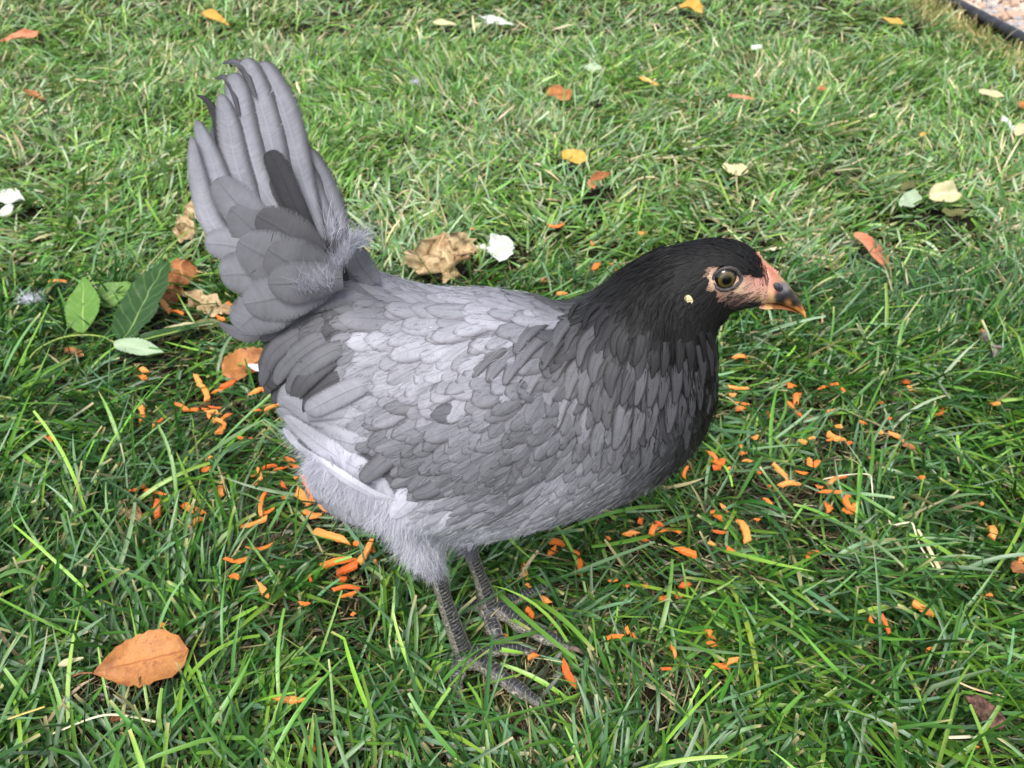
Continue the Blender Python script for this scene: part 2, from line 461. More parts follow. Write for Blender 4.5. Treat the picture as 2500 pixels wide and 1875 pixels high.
def blades(n, region, lmin, lmax, wmin, wmax, seg, palette, elev=(38, 22), curv=(45, 35), across=3, z0=0.0, cut=0.5, seed=1, flat=0.0):
    g = np.random.default_rng(seed)
    xy = region(g, n)
    n = len(xy)
    dens = vnoise(xy, 9.0, 3)
    # combing direction field with strong local disorder
    ang = 2.6 * vnoise(xy, 3.2, 11) + 2.2 * vnoise(xy, 11.0, 12) + g.normal(0, 1.15, n) + 0.3
    L = g.uniform(lmin, lmax, n) * (1 + 0.25 * dens) * np.exp(g.normal(0, 0.18, n))
    W = g.uniform(wmin, wmax, n)
    tuft = vnoise(xy, 6.0, 21)
    e = np.radians(np.clip(g.normal(elev[0], elev[1], n) + 16 * tuft, 6, 86))
    cv = np.radians(np.clip(g.normal(curv[0], curv[1], n), -15, 150))
    K = seg + 1
    pos = np.zeros((n, K, 3)); tan = np.zeros((n, K, 3))
    pos[:, 0, :2] = xy; pos[:, 0, 2] = z0 + g.uniform(-0.002, 0.004, n)
    floor = g.uniform(0.002, 0.016, n)
    az = ang.copy(); daz = g.normal(0, 0.07, n)
    kink = g.integers(1, seg, n); kam = np.where(g.random(n) < 0.16, g.normal(0, 0.8, n), 0)
    for k in range(K):
        ee = e - cv * (k / seg) - np.where((k > kink), np.abs(kam) * 0.6, 0)
        a2 = az + daz * k + np.where(k > kink, kam, 0)
        if k > 0:
            low = (pos[:, k - 1, 2] < floor) & (ee < 0)
            ee = np.where(low, g.uniform(-0.03, 0.12, n), ee)
        t = np.stack([np.cos(ee) * np.cos(a2), np.cos(ee) * np.sin(a2), np.sin(ee)], 1)
        tan[:, k] = t
        if k < seg: pos[:, k + 1] = pos[:, k] + t * (L / seg)[:, None]
    roll = g.normal(0, 0.7, n)
    s = np.linspace(0, 1, K)
    tip = np.where(g.random(n) < cut, 0.62, 0.06)
    prof = np.minimum(1, 0.6 + 0.8 * s)[None, :] * (1 - (1 - tip)[:, None] * np.clip((s - 0.45) / 0.55, 0, 1)[None, :] ** 1.7)
    hz = norm(np.cross(tan, np.array([0, 0, 1.0])))
    nn = np.cross(hz, tan)
    rr = roll[:, None] + (g.normal(0, 0.5, n))[:, None] * s[None]
    side = hz * np.cos(rr)[..., None] + nn * np.sin(rr)[..., None]
    nn2 = np.cross(side, tan)
    hw = 0.5 * W[:, None] * prof
    us = np.array([-1, 0, 1.0]) if across == 3 else np.array([-1, 1.0])
    V = np.zeros((n, K, across, 3)); 
    for j, u in enumerate(us):
        V[:, :, j] = pos + side * (u * hw)[..., None] + nn2 * (abs(u) * 0.24 * hw)[..., None]
    idx = np.arange(n * K * across).reshape(n, K, across)
    Q = np.stack([idx[:, :-1, :-1], idx[:, :-1, 1:], idx[:, 1:, 1:], idx[:, 1:, :-1]], -1).reshape(-1, 4)
    # colours
    cols, wts = palette
    tone_n = vnoise(xy, 5.0, 31)
    w = np.array(wts, float)[None] * np.exp(np.outer(tone_n, np.linspace(1.1, -1.1, len(wts))))
    cw = np.cumsum(w / w.sum(1, keepdims=True), 1)
    pick = (g.random(n)[:, None] > cw).sum(1).clip(0, len(cols) - 1)
    base = np.array([lin(c) for c in cols])[pick] * np.exp(g.normal(0, 0.22, (n, 1))) * np.exp(g.normal(0, 0.06, (n, 3)))
    C = np.repeat(base[:, None], K, 1)
    straw = lin((176, 168, 118))
    bs = np.clip(1 - s / 0.3, 0, 1)[None, :, None] * 0.45
    C = C * (1 - bs) + bs * (straw * 0.45)
    brown = (g.random(n) < 0.3)[:, None, None] * np.clip((s - 0.9) / 0.1, 0, 1)[None, :, None] * 0.7
    C = C * (1 - brown) + brown * lin((200, 180, 130))
    C = np.repeat(C[:, :, None], across, 2)
    tone = np.concatenate([C, np.broadcast_to((g.random(n) * 40)[:, None, None, None], (n, K, across, 1))], -1)
    fuv = np.zeros((n, K, across, 3)); fuv[..., 0] = us; fuv[..., 1] = s[None, :, None]; fuv[..., 2] = (s[None] * L[:, None])[..., None]
    return V.reshape(-1, 3), Q, tone.reshape(-1, 4), fuv.reshape(-1, 3)

def keep_mask(xy, g):
    m = np.ones(len(xy), bool)
    for (p, r, f) in KEEP:
        d = np.hypot(xy[:, 0] - p[0], xy[:, 1] - p[1])
        m &= ~((d < r) & (g.random(len(xy)) > f))
    return m

def lawn_region(y0, y1, pad, keep=True):
    def f(g, n):
        out = []
        tot = 0
        while tot < n:
            y = g.uniform(y0, y1, n * 2)
            hw = 0.64 * (y * math.cos(PITCH) + CAM_H * math.sin(PITCH)) + pad
            hwm = 0.64 * (y1 * math.cos(PITCH) + CAM_H * math.sin(PITCH)) + pad
            x = g.uniform(-hwm, hwm, n * 2)
            ok = np.abs(x) < hw
            ok &= in_gravel(x, y) < -0.035
            p = np.stack([x, y], 1)[ok]
            # gaps and tufts
            dd = 0.72 + 0.4 * vnoise(p, 14.0, 5) + 0.25 * vnoise(p, 45.0, 6)
            p = p[g.random(len(p)) < dd]
            out.append(p); tot += len(p)
        p = np.concatenate(out)[:n]
        return p[keep_mask(p, g)] if keep else p
    return f

PAL_NEAR = ([(106, 148, 54), (66, 114, 42), (42, 84, 32), (60, 98, 54), (100, 136, 98), (164, 158, 116)], [0.14, 0.28, 0.28, 0.14, 0.13, 0.03])
PAL_LOW = ([(34, 62, 26), (24, 46, 20), (40, 62, 34), (62, 60, 40)], [0.35, 0.35, 0.2, 0.1])
PAL_FAR = ([(122, 160, 70), (92, 140, 56), (72, 118, 52), (110, 146, 100), (152, 172, 132), (188, 178, 140)], [0.19, 0.26, 0.16, 0.18, 0.14, 0.07])
PAL_LONG = ([(128, 172, 58), (92, 142, 52), (96, 138, 82), (126, 158, 118)], [0.32, 0.32, 0.18, 0.18])
PAL_DRY = ([(140, 128, 92), (104, 90, 64), (176, 166, 128), (72, 64, 44)], [0.25, 0.3, 0.12, 0.33])

# ------------------------------------------------------------------ carrot shreds (end points and width in photograph pixels, set on the grass)
def zc(ox, oy, k, L):
    return [(ox + a / k, oy + b / k, ox + c / k, oy + d / k, w / k) for a, b, c, d, w in L]
SHREDS = zc(300, 850, 4.424, [(200,215,260,260,55),(180,300,245,320,55),(790,290,850,370,55),(820,380,900,560,60),(1050,420,1200,340,55),(1070,430,1210,390,45),
 (975,475,1080,460,30),(560,600,700,690,50),(740,660,820,680,45),(930,630,1060,635,25),(850,650,920,655,20),(910,690,1040,710,50),(920,710,1090,770,50),
 (960,770,1110,820,45),(1100,820,1030,920,70),(1090,740,1165,720,45),(1385,490,1510,430,55),(1510,460,1580,440,35),(1535,660,1710,590,45),(1375,685,1490,665,35),
 (190,630,175,785,60),(330,790,330,840,35),(370,800,440,775,35),(1240,950,1310,985,35),(1380,970,1450,1030,60),(850,1320,940,1300,60),(890,1210,960,1170,30),
 (1720,1180,1880,1290,60),(1450,1290,1490,1420,50),(1500,1300,1670,1275,45),(1370,1370,1420,1350,30),(1640,1310,1790,1300,30),(1430,1475,1470,1455,25),
 (1095,1410,1070,1610,60),(20,1530,225,1465,35),(240,1530,450,1580,40),(355,1640,420,1655,40),(1920,1370,2060,1620,90),(1880,1540,2040,1660,100),(1710,1430,1740,1500,40),
 (1850,1400,1890,1400,30),(1725,1620,1755,1600,30),(2140,1540,2160,1600,35)])
SHREDS += zc(550, 1100, 4.424, [(860,650,1040,670,60),(1000,580,1160,670,60),(910,730,990,700,35),(1190,640,1240,630,40),(1180,710,1290,690,50),(470,420,380,690,50),
 (400,680,530,620,35),(160,815,450,710,50),(970,860,1310,950,85),(1390,990,1450,1010,60),(1580,960,1440,1200,70),(1590,1050,1610,1090,50),(1050,1250,1400,1160,75),
 (1200,1320,1440,1190,85),(1610,1170,1630,1230,30),(1230,1390,1310,1360,60),(1160,1510,1450,1490,45),(1240,1580,1440,1500,45),(230,1045,530,985,35),(0,1160,230,1150,50),
 (70,1350,150,1390,60),(360,1430,470,1590,75),(800,1640,900,1630,45),(910,1340,930,1420,30)])
SHREDS += zc(0, 1190, 2.422, [(935,75,935,185,40),(1090,100,1215,160,45),(1120,240,1190,190,40),(960,800,970,830,25),(1630,1245,1805,1265,40),(1800,1450,1860,1570,35),(2080,760,2120,740,25)])
SHREDS += zc(1650, 1050, 4.424, [(820,80,880,50,45),(700,150,700,220,35),(700,260,750,230,45),(370,240,440,310,50),(430,360,520,300,90),(400,400,480,430,60),(550,430,590,420,35),
 (720,330,810,360,30),(880,455,925,460,35),(130,390,90,530,40),(1050,360,1190,470,50),(1060,420,1210,550,25),(1130,600,1310,560,55),(1000,610,1020,580,35),(1060,640,1110,620,35),
 (1440,300,1470,400,70),(1500,400,1560,320,60),(1300,440,1430,450,30),(1770,490,1860,490,40),(1640,590,1780,520,45),(1520,600,1600,600,30),(1570,660,1790,660,40),
 (1860,710,1900,880,65),(1800,850,1880,900,45),(1930,790,1900,860,40),(1600,780,1650,890,50),(1650,860,1690,810,40),(970,740,1040,800,50),(500,820,560,850,45),
 (365,890,415,890,35),(430,920,500,940,65),(690,980,770,1210,85),(395,1085,530,1125,35),(850,960,905,970,25),(560,1270,620,1320,60),(350,1210,430,1230,50),
 (0,1280,220,1350,75),(1430,1330,1550,1325,30),(1400,1360,1460,1390,35),(1350,110,1420,110,60),(1430,95,1500,90,30),(1640,30,1800,110,70),(1640,110,1680,100,25),
 (1840,140,1900,145,30),(2090,300,2120,300,25)])
SHREDS += zc(1660, 620, 2.633, [(340,670,420,665,30),(415,690,450,690,20),(310,850,430,865,25),(320,900,360,905,25),(350,1000,420,985,35),(350,960,440,965,20),(690,840,730,840,45),
 (770,900,745,980,45),(690,950,720,990,30),(740,1010,780,1035,25),(885,870,1015,840,22),(1040,860,1075,875,25),(560,1010,600,1055,22),(930,1020,1015,990,22),(1110,650,1140,655,15),
 (1190,640,1230,640,22),(1430,820,1480,830,28),(1470,850,1505,865,30),(1290,955,1315,955,20),(1320,1055,1350,1055,28),(1150,1070,1185,1080,20),(1640,1030,1690,990,22),
 (1270,1140,1310,1150,35),(1340,1150,1440,1190,30),(2000,960,2060,945,28),(1540,1440,1580,1430,30),(1215,1310,1240,1310,14),(995,1110,1040,1120,25),(1080,1220,1105,1215,18),(1930,1610,1950,1600,20)])
SHREDS += zc(1660, 1245, 2.633, [(1500,590,1620,680,45),(1225,680,1245,740,28),(1295,680,1350,785,28),(2000,105,2005,170,45),(2185,330,2212,310,50),(150,760,210,810,40),(180,850,230,880,35),
 (240,990,300,990,35),(310,975,370,970,35),(1850,1530,1910,1520,35),(1580,910,1630,890,20),(0,490,65,485,30),(1975,550,2005,550,20)])
SHREDS += zc(1200, 1245, 3.16, [(440,240,560,250,50),(440,330,500,300,50),(650,320,670,500,45),(245,410,275,540,42),(270,570,295,600,25),(400,690,450,710,45),(270,760,320,830,45),
 (230,850,280,880,45),(100,960,130,1040,50),(280,1150,350,1120,35),(560,1150,650,1340,60),(1030,190,1130,180,40),(1230,190,1270,120,50),(1150,110,1160,60,40),(1270,100,1330,110,35),
 (900,210,920,230,30),(1290,170,1460,170,25),(1140,220,1210,230,22),(1290,690,1360,685,40),(1420,640,1450,690,50),(1450,590,1530,570,45),(1010,570,1060,575,25),(900,545,970,550,20),
 (1180,580,1210,590,25),(890,990,1010,970,35),(1040,900,1060,940,30),(1080,950,1130,1010,35),(1380,1050,1420,1120,30),(1310,1230,1390,1235,22)])
SHREDS += zc(830, 0, 2.633, [(1340,1445,1440,1440,24),(1925,1495,1975,1505,30),(840,1472,865,1472,18),(1610,1550,1635,1570,20)])
SHREDS += zc(1300, 520, 2.949, [(430,410,475,360,45),(545,360,580,360,20),(590,405,620,405,18),(60,490,90,470,30),(175,580,240,580,30)])
SHREDS += zc(0, 560, 2.633, [(315,335,425,325,22),(1030,440,1090,520,40),(1100,525,1180,540,20),(1440,490,1485,480,45),(1400,560,1440,565,25),(280,1320,340,1340,35),(750,1505,780,1505,30)])

CARROT_MATS = [mat_carrot("carrot_flesh", (216, 108, 38), (234, 140, 62)), mat_carrot("carrot_pale", (228, 138, 58), (238, 164, 92)), mat_carrot("carrot_deep", (196, 88, 34), (218, 116, 52))]
REGIONS = [("under the hen's rump", 690, 1080), ("behind the hen's tail", 400, 760), ("below the green sprig", 370, 960), ("in the pile below the tail", 520, 1000),
 ("beside the curled tan leaf", 370, 1230), ("in the heap left of the belly", 720, 1240), ("in the crossed heap beside the legs", 830, 1400),
 ("near the lower left corner", 700, 1700), ("around the hen's feet", 1260, 1500), ("under the belly's front part", 1370, 1330), ("below the hen's breast", 1580, 1290),
 ("just right of the breast", 1770, 1130), ("close beside the hen's throat", 1820, 940), ("in the scatter above bare patch", 2010, 1110), ("by the bare patch at right", 2010, 1200),
 ("on the lawn's far right", 2380, 1050), ("below the bare patch at right", 2080, 1330), ("in long grass at lower right", 1960, 1480), ("at lower middle right of feet", 1560, 1500),
 ("in grass behind the hen's back", 1400, 600), ("out beyond the hen's beak", 2060, 860), ("beside the dark bark chip", 2350, 1720)]
groups = {}
for i, s in enumerate(SHREDS):
    cx, cy = (s[0] + s[2]) / 2, (s[1] + s[3]) / 2
    k = min(range(len(REGIONS)), key=lambda j: (REGIONS[j][1] - cx) ** 2 + (REGIONS[j][2] - cy) ** 2)
    groups.setdefault(k, []).append((cx, i))
ORD = ["leftmost", "second from left", "third from left", "fourth from left", "fifth from left", "sixth from left", "seventh from left", "eighth from left", "ninth from left", "tenth from left",
       "eleventh from left", "twelfth from left", "thirteenth from left", "fourteenth from left", "fifteenth from left", "sixteenth from left", "seventeenth from left", "eighteenth from left", "nineteenth from left", "twentieth from left"]
SH_LABEL = {}
for k, L in groups.items():
    L.sort()
    for r, (cx, i) in enumerate(L):
        s = SHREDS[i]; ln = math.hypot(s[2] - s[0], s[3] - s[1]); ratio = ln / s[4]
        shp = "long" if ln > 45 else ("short" if ln > 18 else "tiny")
        wd = "slender" if ratio > 3 else ("broad" if ratio < 1.6 else "plump")
        where = REGIONS[k][0]
        pos = "rightmost" if (r == len(L) - 1 and r > 0) else ORD[min(r, 19)]
        if len(L) == 1: pos = "the only one"
        SH_LABEL[i] = f"{shp} {wd} orange carrot shred, {pos} {where}"

def make_shred(i, s):
    x0, y0, x1, y1, w = s
    g = np.random.default_rng(1000 + i)
    z = 0.026 + g.uniform(-0.004, 0.005)
    if (x0 + x1) / 2 > 1150 and (y0 + y1) / 2 < 1350 and (x0 + x1) / 2 < 1620: z -= 0.004
    a, b = on(x0, y0, z), on(x1, y1, z)
    b = b + np.array([0, 0, g.uniform(-0.003, 0.003)])
    L = np.linalg.norm(b - a); mid = (a + b) / 2
    depth = (mid - _cam) @ _fw
    W = w / FPX * depth * 1.0
    L = max(L, W * 0.9)
    T = norm(b - a); S = norm(np.cross(T, [0, 0, 1])); U = np.cross(S, T)
    ns = 9; t = np.linspace(0, 1, ns)
    bend = g.normal(0, 0.07) * L; sag = g.normal(0.0, 0.10) * L
    V = []
    taper0, taper1 = g.choice([0.15, 0.6, 1.0, 1.0]), g.choice([0.1, 0.5, 0.9, 1.0])
    thick = min(0.0028, W * 0.45) * g.uniform(0.8, 1.2)
    tw = g.normal(0, 0.3); sk0, sk1 = g.normal(0, 0.8, 2)
    for k in range(ns):
        x = t[k]
        c = mid + T * (x - 0.5) * L + S * bend * (1 - (2 * x - 1) ** 2) + U * sag * (1 - (2 * x - 1) ** 2)
        p = 1 - (1 - taper0) * max(0, 1 - x / 0.3) ** 1.5 - (1 - taper1) * max(0, 1 - (1 - x) / 0.3) ** 1.5
        hw = 0.5 * W * p * (1 + g.normal(0, 0.10)); ht = 0.5 * thick * (0.55 + 0.45 * p)
        r = tw * (x - 0.5)
        s_ = S * math.cos(r) + U * math.sin(r); u_ = -S * math.sin(r) + U * math.cos(r)
        sk = (sk0 if k == 0 else (sk1 if k == ns - 1 else 0)) * W * 0.5
        for (uu, vv) in ((-1, -0.8), (-0.82, 1.0), (0.1, 1.15), (0.86, 0.9), (1, -0.9)):
            V.append(c + s_ * uu * hw * (1 + g.normal(0, 0.07)) + u_ * vv * ht + T * sk * uu - mid)
    Q = grid_quads(5, ns, 0, True)
    Q.append((4, 3, 2, 1, 0)); e = (ns - 1) * 5
    Q.append((e, e + 1, e + 2, e + 3, e + 4))
    me = mesh_poly("carrot_shred", V, Q, smooth=False)
    m = CARROT_MATS[int(g.choice([0, 0, 0, 1, 2]))]
    if W > 0.0045 and L > 0.012 and g.random() < 0.5: m = CARROT_MATS[1]
    o = link("carrot_shred", me, m)
    o.location = Vector(mid)
    tag(o, SH_LABEL[i], "carrot shred", "orange carrot shreds scattered on the lawn")
    n = max(1, int(L / 0.008))
    for k in range(n + 1):
        c = a + (b - a) * k / n
        KEEP.append((c, 0.007 + W * 0.4, 0.18))
        cd = norm(np.array([c[0], c[1]]))
        KEEP.append((c[:2] - cd * 0.018, 0.009 + W * 0.3, 0.35))
for i, s in enumerate(SHREDS): make_shred(i, s)

# ------------------------------------------------------------------ fallen leaves
ML_ORANGE = mat_leaf("leaf_orange", (182, 124, 70), (132, 80, 46), (160, 96, 52), 0.6, 0.15, 0.9)
ML_GREEN = mat_leaf("leaf_green", (44, 76, 34), (36, 64, 30), (132, 160, 92), 0.32, 0.12, 0.5)
ML_LIGHTG = mat_leaf("leaf_light_green", (96, 138, 60), (84, 124, 52), (160, 184, 104), 0.45, 0.2, 0.5)
ML_PALEG = mat_leaf("leaf_pale_underside", (176, 198, 166), (160, 184, 150), (200, 214, 186), 0.6, 0.3, 0.5)
ML_TAN = mat_leaf("leaf_dry_tan", (196, 174, 136), (136, 102, 68), (222, 200, 158), 0.8, 0.2, 0.8)
ML_BROWN = mat_leaf("leaf_dry_brown", (168, 112, 68), (112, 66, 38), (190, 140, 96), 0.8, 0.15, 0.8)
ML_YELLOW = mat_leaf("leaf_yellow", (218, 172, 84), (206, 134, 52), (238, 200, 120), 0.6, 0.2, 0.6)
ML_CREAM = mat_leaf("leaf_cream", (206, 198, 158), (196, 190, 140), (236, 230, 204), 0.7, 0.25, 0.5)
ML_WHITE = mat_leaf("leaf_white", (222, 228, 222), (150, 170, 130), (236, 238, 236), 0.7, 0.3, 0.45)
ML_PINK = mat_leaf("leaf_pinkish", (206, 140, 104), (170, 96, 70), (222, 170, 140), 0.7, 0.15, 0.7)
ML_OLIVE = mat_leaf("leaf_olive", (104, 108, 62), (84, 78, 44), (136, 136, 90), 0.6, 0.2, 0.6)
M_STALK_G = mat_simple("stalk_green", (128, 156, 70), (160, 176, 96), 200, 0.5)
M_STALK_B = mat_simple("stalk_brown", (112, 72, 44), (150, 104, 64), 200, 0.6)

def leaf_blade(base, tip, W, normal, nu=11, nv=19, cup=0.1, crumple=0.035, wave=0.07, serr=0.03, seed=0, shape='ovate', fold=0.0, cs=60.0, curl=0.0):
    """leaf surface from base to tip (3-D points) of full width W, facing normal"""
    g = np.random.default_rng(seed + 50)
    base = np.asarray(base, float); tip = np.asarray(tip, float)
    T = tip - base; L = np.linalg.norm(T); T = T / L
    N = norm(np.asarray(normal, float) - T * np.dot(normal, T)); S = np.cross(T, N)
    V = []; UV = []
    off = seed * 3.7
    for j in range(nv):
        s = j / (nv - 1)
        if shape == 'ovate': w = (math.sin(math.pi * min(1, s) ** 0.78) ** 0.85)
        elif shape == 'obovate': w = (math.sin(math.pi / 2 * s / 0.62) ** 1.05 if s < 0.62 else math.sqrt(max(0, 1 - ((s - 0.62) / 0.38) ** 2.3)))
        elif shape == 'round': w = math.sqrt(max(0, 1 - (2 * s - 1) ** 2)) ** 0.9
        else: w = math.sin(math.pi * s) ** 0.7
        w = max(w, 0.02)
        w *= 1 + serr * (1 if j % 2 else -1) + 0.6 * serr * g.normal()
        for i in range(nu):
            u = 2 * i / (nu - 1) - 1
            x = u * w * W / 2
            zz = cup * W * (u * u * w) + wave * W * math.sin(9 * s + off + 1.5 * u) * (0.3 + abs(u)) - curl * L * (2 * s - 1) ** 2 + fold * W * abs(u) * w
            V.append(base + T * s * L + S * x + N * zz); UV.append((u, s, s * L))
    V = np.array(V)
    if crumple:
        P = V * 1.0
        d = np.stack([vnoise(P, cs, 5 + seed), vnoise(P, cs, 6 + seed), vnoise(P, cs, 7 + seed)], 1) + 0.5 * np.stack([vnoise(P, cs * 2.3, 8 + seed), vnoise(P, cs * 2.3, 9 + seed), vnoise(P, cs * 2.3, 10 + seed)], 1)
        V = V + d * crumple * W
        # long accordion folds
        a = np.sin(np.array(UV)[:, 0] * 7 + 3 * vnoise(P, cs * 0.7, 4))
        V = V + N * (a * crumple * 0.35 * W)[:, None]
    return V, grid_quads(nu, nv), np.array(UV)

def put_leaf(name, b_px, t_px, wpx, mat, label, z=0.03, tilt=(0, 0, 1), stalk=None, stalk_mat=None, keep=0.15, zt=None, cat="fallen leaf", group="fallen leaves on the lawn", **kw):
    B = on(b_px[0], b_px[1], z); Tt = on(t_px[0], t_px[1], z if zt is None else zt)
    mid = (B + Tt) / 2
    depth = (mid - _cam) @ _fw
    W = wpx / FPX * depth
    V, Q, UV = leaf_blade(B, Tt, W, tilt, **kw)
    if stalk is None:
        me = mesh_poly(name, V - mid, Q, {'fuv': ('FLOAT_VECTOR', UV)})
        o = link(name, me, mat); o.location = Vector(mid)
    else:
        o = empty(name, mid)
        me = mesh_poly("blade", V, Q, {'fuv': ('FLOAT_VECTOR', UV)})
        link("blade", me, mat, o)
        sp = [B, on(stalk[0], stalk[1], z - 0.004)]
        sv, sq, _ = tube(catmull([sp[0] + (Tt - B) * 0.02, (sp[0] + sp[1]) / 2 + [0, 0, 0.002], sp[1]], 8), np.linspace(0.0007, 0.0009, 8), 6)
        link("stalk", mesh_poly("stalk", sv, sq), stalk_mat or M_STALK_B, o)
    tag(o, label, cat, group)
    L = np.linalg.norm(Tt - B); n = max(2, int(L / 0.008))
    for k in range(n + 1):
        c = B + (Tt - B) * k / n
        KEEP.append((c, W * 0.42, keep))
        KEEP.append((c[:2] - norm(c[:2]) * (W * 0.3 + 0.01), 0.01, 0.45))
    return o

put_leaf("leaf", (222, 1644), (458, 1585), 132, ML_ORANGE, "large orange brown oval leaf lying flat in the lower left grass", z=0.034, stalk=(180, 1650), seed=2, cup=0.14, wave=0.05, shape='obovate', tilt=(0, -0.45, 1), keep=0.03, serr=0.035, zt=0.036, curl=0.03)
put_leaf("leaf", (1078, 664), (1074, 592), 165, ML_TAN, "large crumpled tan dry leaf behind the hen's back", z=0.03, seed=3, crumple=0.13, cs=70, nu=25, nv=25, shape='round', tilt=(0, -0.75, 0.8), keep=0.1, cup=0.2, zt=0.055, serr=0.06)
put_leaf("leaf", (1075, 660), (1125, 672), 44, ML_TAN, "ragged tan leaf scrap hanging below the large crumpled one", z=0.028, seed=33, crumple=0.2, cs=90, nu=13, nv=17, tilt=(0, -0.6, 0.8))
put_leaf("leaf", (1218, 636), (1225, 572), 64, ML_WHITE, "white topped ragged leaf right of the large crumpled tan leaf", z=0.026, seed=4, crumple=0.07, nu=13, nv=13, shape='round', zt=0.036, tilt=(0, -0.6, 1), serr=0.08)
put_leaf("leaf", (1165, 600), (1190, 610), 24, ML_WHITE, "small whitish leaf scrap between crumpled tan leaf and white leaf", z=0.026, seed=44, crumple=0.1)
put_leaf("leaf", (478, 560), (430, 560), 62, ML_TAN, "upper crumpled tan leaf left of the hen's tail", z=0.028, seed=5, crumple=0.2, cs=85, nu=21, nv=21, shape='round', tilt=(0, -0.8, 0.7))
put_leaf("leaf", (455, 508), (485, 530), 50, ML_TAN, "curled yellowish tan leaf tucked against the hen's tail feathers", z=0.03, seed=55, crumple=0.16, cs=85, nu=17, nv=17, shape='round', tilt=(0, -0.8, 0.7))
put_leaf("leaf", (440, 700), (452, 632), 76, ML_BROWN, "shell shaped pleated brown leaf left of the hen's tail coverts", z=0.024, seed=6, crumple=0.12, cs=70, nu=21, nv=21, tilt=(0.3, -0.9, 0.6), zt=0.05, cup=-0.3, shape='round')
put_leaf("leaf", (430, 740), (420, 700), 50, ML_BROWN, "dull brown crumpled leaf under the pleated brown leaf", z=0.02, seed=66, crumple=0.15, cs=80, nu=13, nv=13, shape='round')
put_leaf("leaf", (445, 715), (575, 770), 44, ML_TAN, "long twisted cream leaf with ruffled edges below the tail", z=0.026, seed=7, crumple=0.22, cs=90, nu=13, nv=31, shape='strap', tilt=(0, -0.7, 0.8))
put_leaf("leaf", (400, 805), (590, 782), 26, ML_OLIVE, "long narrow olive leaf under the twisted cream leaf", z=0.022, seed=8, wave=0.2, shape='strap', nu=7, nv=25)
put_leaf("leaf", (400, 800), (520, 790), 20, ML_CREAM, "pale cream leaf strip beside the long olive leaf", z=0.026, seed=88, crumple=0.12, shape='strap', nu=7, nv=25)
put_leaf("leaf", (545, 915), (668, 870), 84, ML_ORANGE, "orange leaf half hidden behind the hen's rump", z=0.026, seed=9, fold=0.15, tilt=(0, -0.5, 1), crumple=0.04, serr=0.07)
put_leaf("leaf", (290, 1222), (345, 1282), 50, ML_TAN, "curled tan leaf among carrot shreds at lower left", z=0.028, seed=10, crumple=0.12, cs=70, nu=13, nv=17, stalk=(375, 1275))
put_leaf("leaf", (1372, 375), (1438, 392), 44, ML_YELLOW, "yellow leaf behind the hen on the upper middle lawn", z=0.03, seed=11, crumple=0.04, tilt=(0, -0.5, 1))
put_leaf("leaf", (1440, 445), (1490, 425), 26, ML_BROWN, "folded brown leaf just right of the yellow one", z=0.034, seed=12, fold=0.4, tilt=(0, -0.6, 1), crumple=0.05)
put_leaf("leaf", (1450, 460), (1437, 440), 22, ML_PINK, "pale stub leaf joined below the folded brown leaf", z=0.028, seed=13)
put_leaf("leaf", (1340, 218), (1392, 240), 46, ML_ORANGE, "orange leaf on the upper middle lawn", z=0.03, seed=14, shape='round', tilt=(0, -0.6, 1))
put_leaf("leaf", (1425, 165), (1470, 168), 26, ML_PALEG, "pale green leaf near the top middle of the lawn", z=0.03, seed=15, tilt=(0, -0.5, 1), shape='round')
put_leaf("leaf", (1762, 408), (1826, 420), 34, ML_CREAM, "cream lobed leaf on the lawn above the hen's head", z=0.032, seed=16, crumple=0.08, shape='round', tilt=(0, -0.6, 1), serr=0.15)
put_leaf("leaf", (2200, 505), (2243, 470), 42, ML_PALEG, "pale green ragged leaf left of the cream one at right", z=0.028, seed=17, crumple=0.06, shape='round', tilt=(0, -0.7, 1))
put_leaf("leaf", (2268, 478), (2340, 470), 52, ML_CREAM, "cream green folded leaf on the right side lawn", z=0.036, seed=18, crumple=0.06, tilt=(0, -0.8, 0.8), fold=0.2, shape='round')
put_leaf("leaf", (2300, 520), (2355, 520), 40, ML_OLIVE, "dark olive leaf under the cream green folded leaf", z=0.02, seed=19, crumple=0.06, shape='round')
put_leaf("leaf", (2205, 465), (2235, 440), 30, ML_OLIVE, "small olive brown leaf behind the pale ragged leaf", z=0.03, seed=20, crumple=0.06)
put_leaf("leaf", (2085, 570), (2172, 660), 44, ML_PINK, "long reddish brown leaf on the right above the beak", z=0.03, seed=21, fold=0.25, tilt=(0, -0.5, 1), crumple=0.04)
put_leaf("leaf", (492, 30), (560, 62), 26, ML_YELLOW, "bright yellow orange leaf at top left", z=0.034, seed=22, fold=0.3, tilt=(0, -0.6, 1))
put_leaf("leaf", (4, 100), (104, 76), 34, ML_PINK, "pinkish tan curled leaf by the left edge near the top", z=0.034, seed=23, crumple=0.12, tilt=(0, -0.6, 1), nu=13)
put_leaf("leaf", (1664, 12), (1715, 28), 44, ML_YELLOW, "yellow and cream leaf at the very top of the lawn", z=0.035, seed=24, fold=0.2, tilt=(0, -0.7, 1))
put_leaf("leaf", (2155, 42), (2210, 62), 24, ML_YELLOW, "yellow leaf left of the black edging at top right", z=0.035, seed=25, tilt=(0, -0.6, 1), crumple=0.05)
put_leaf("leaf", (1832, 118), (1862, 112), 16, ML_WHITE, "small white leaf above a dark curled one at upper right", z=0.04, seed=26, tilt=(0, -0.7, 1))
put_leaf("leaf", (1825, 155), (1845, 132), 20, ML_OLIVE, "dark curled leaf under the small white leaf", z=0.03, seed=27, fold=0.5)
put_leaf("leaf", (2390, 222), (2454, 236), 24, ML_CREAM, "cream orange leaf near the upper right edge", z=0.035, seed=28, crumple=0.08, tilt=(0, -0.7, 1))
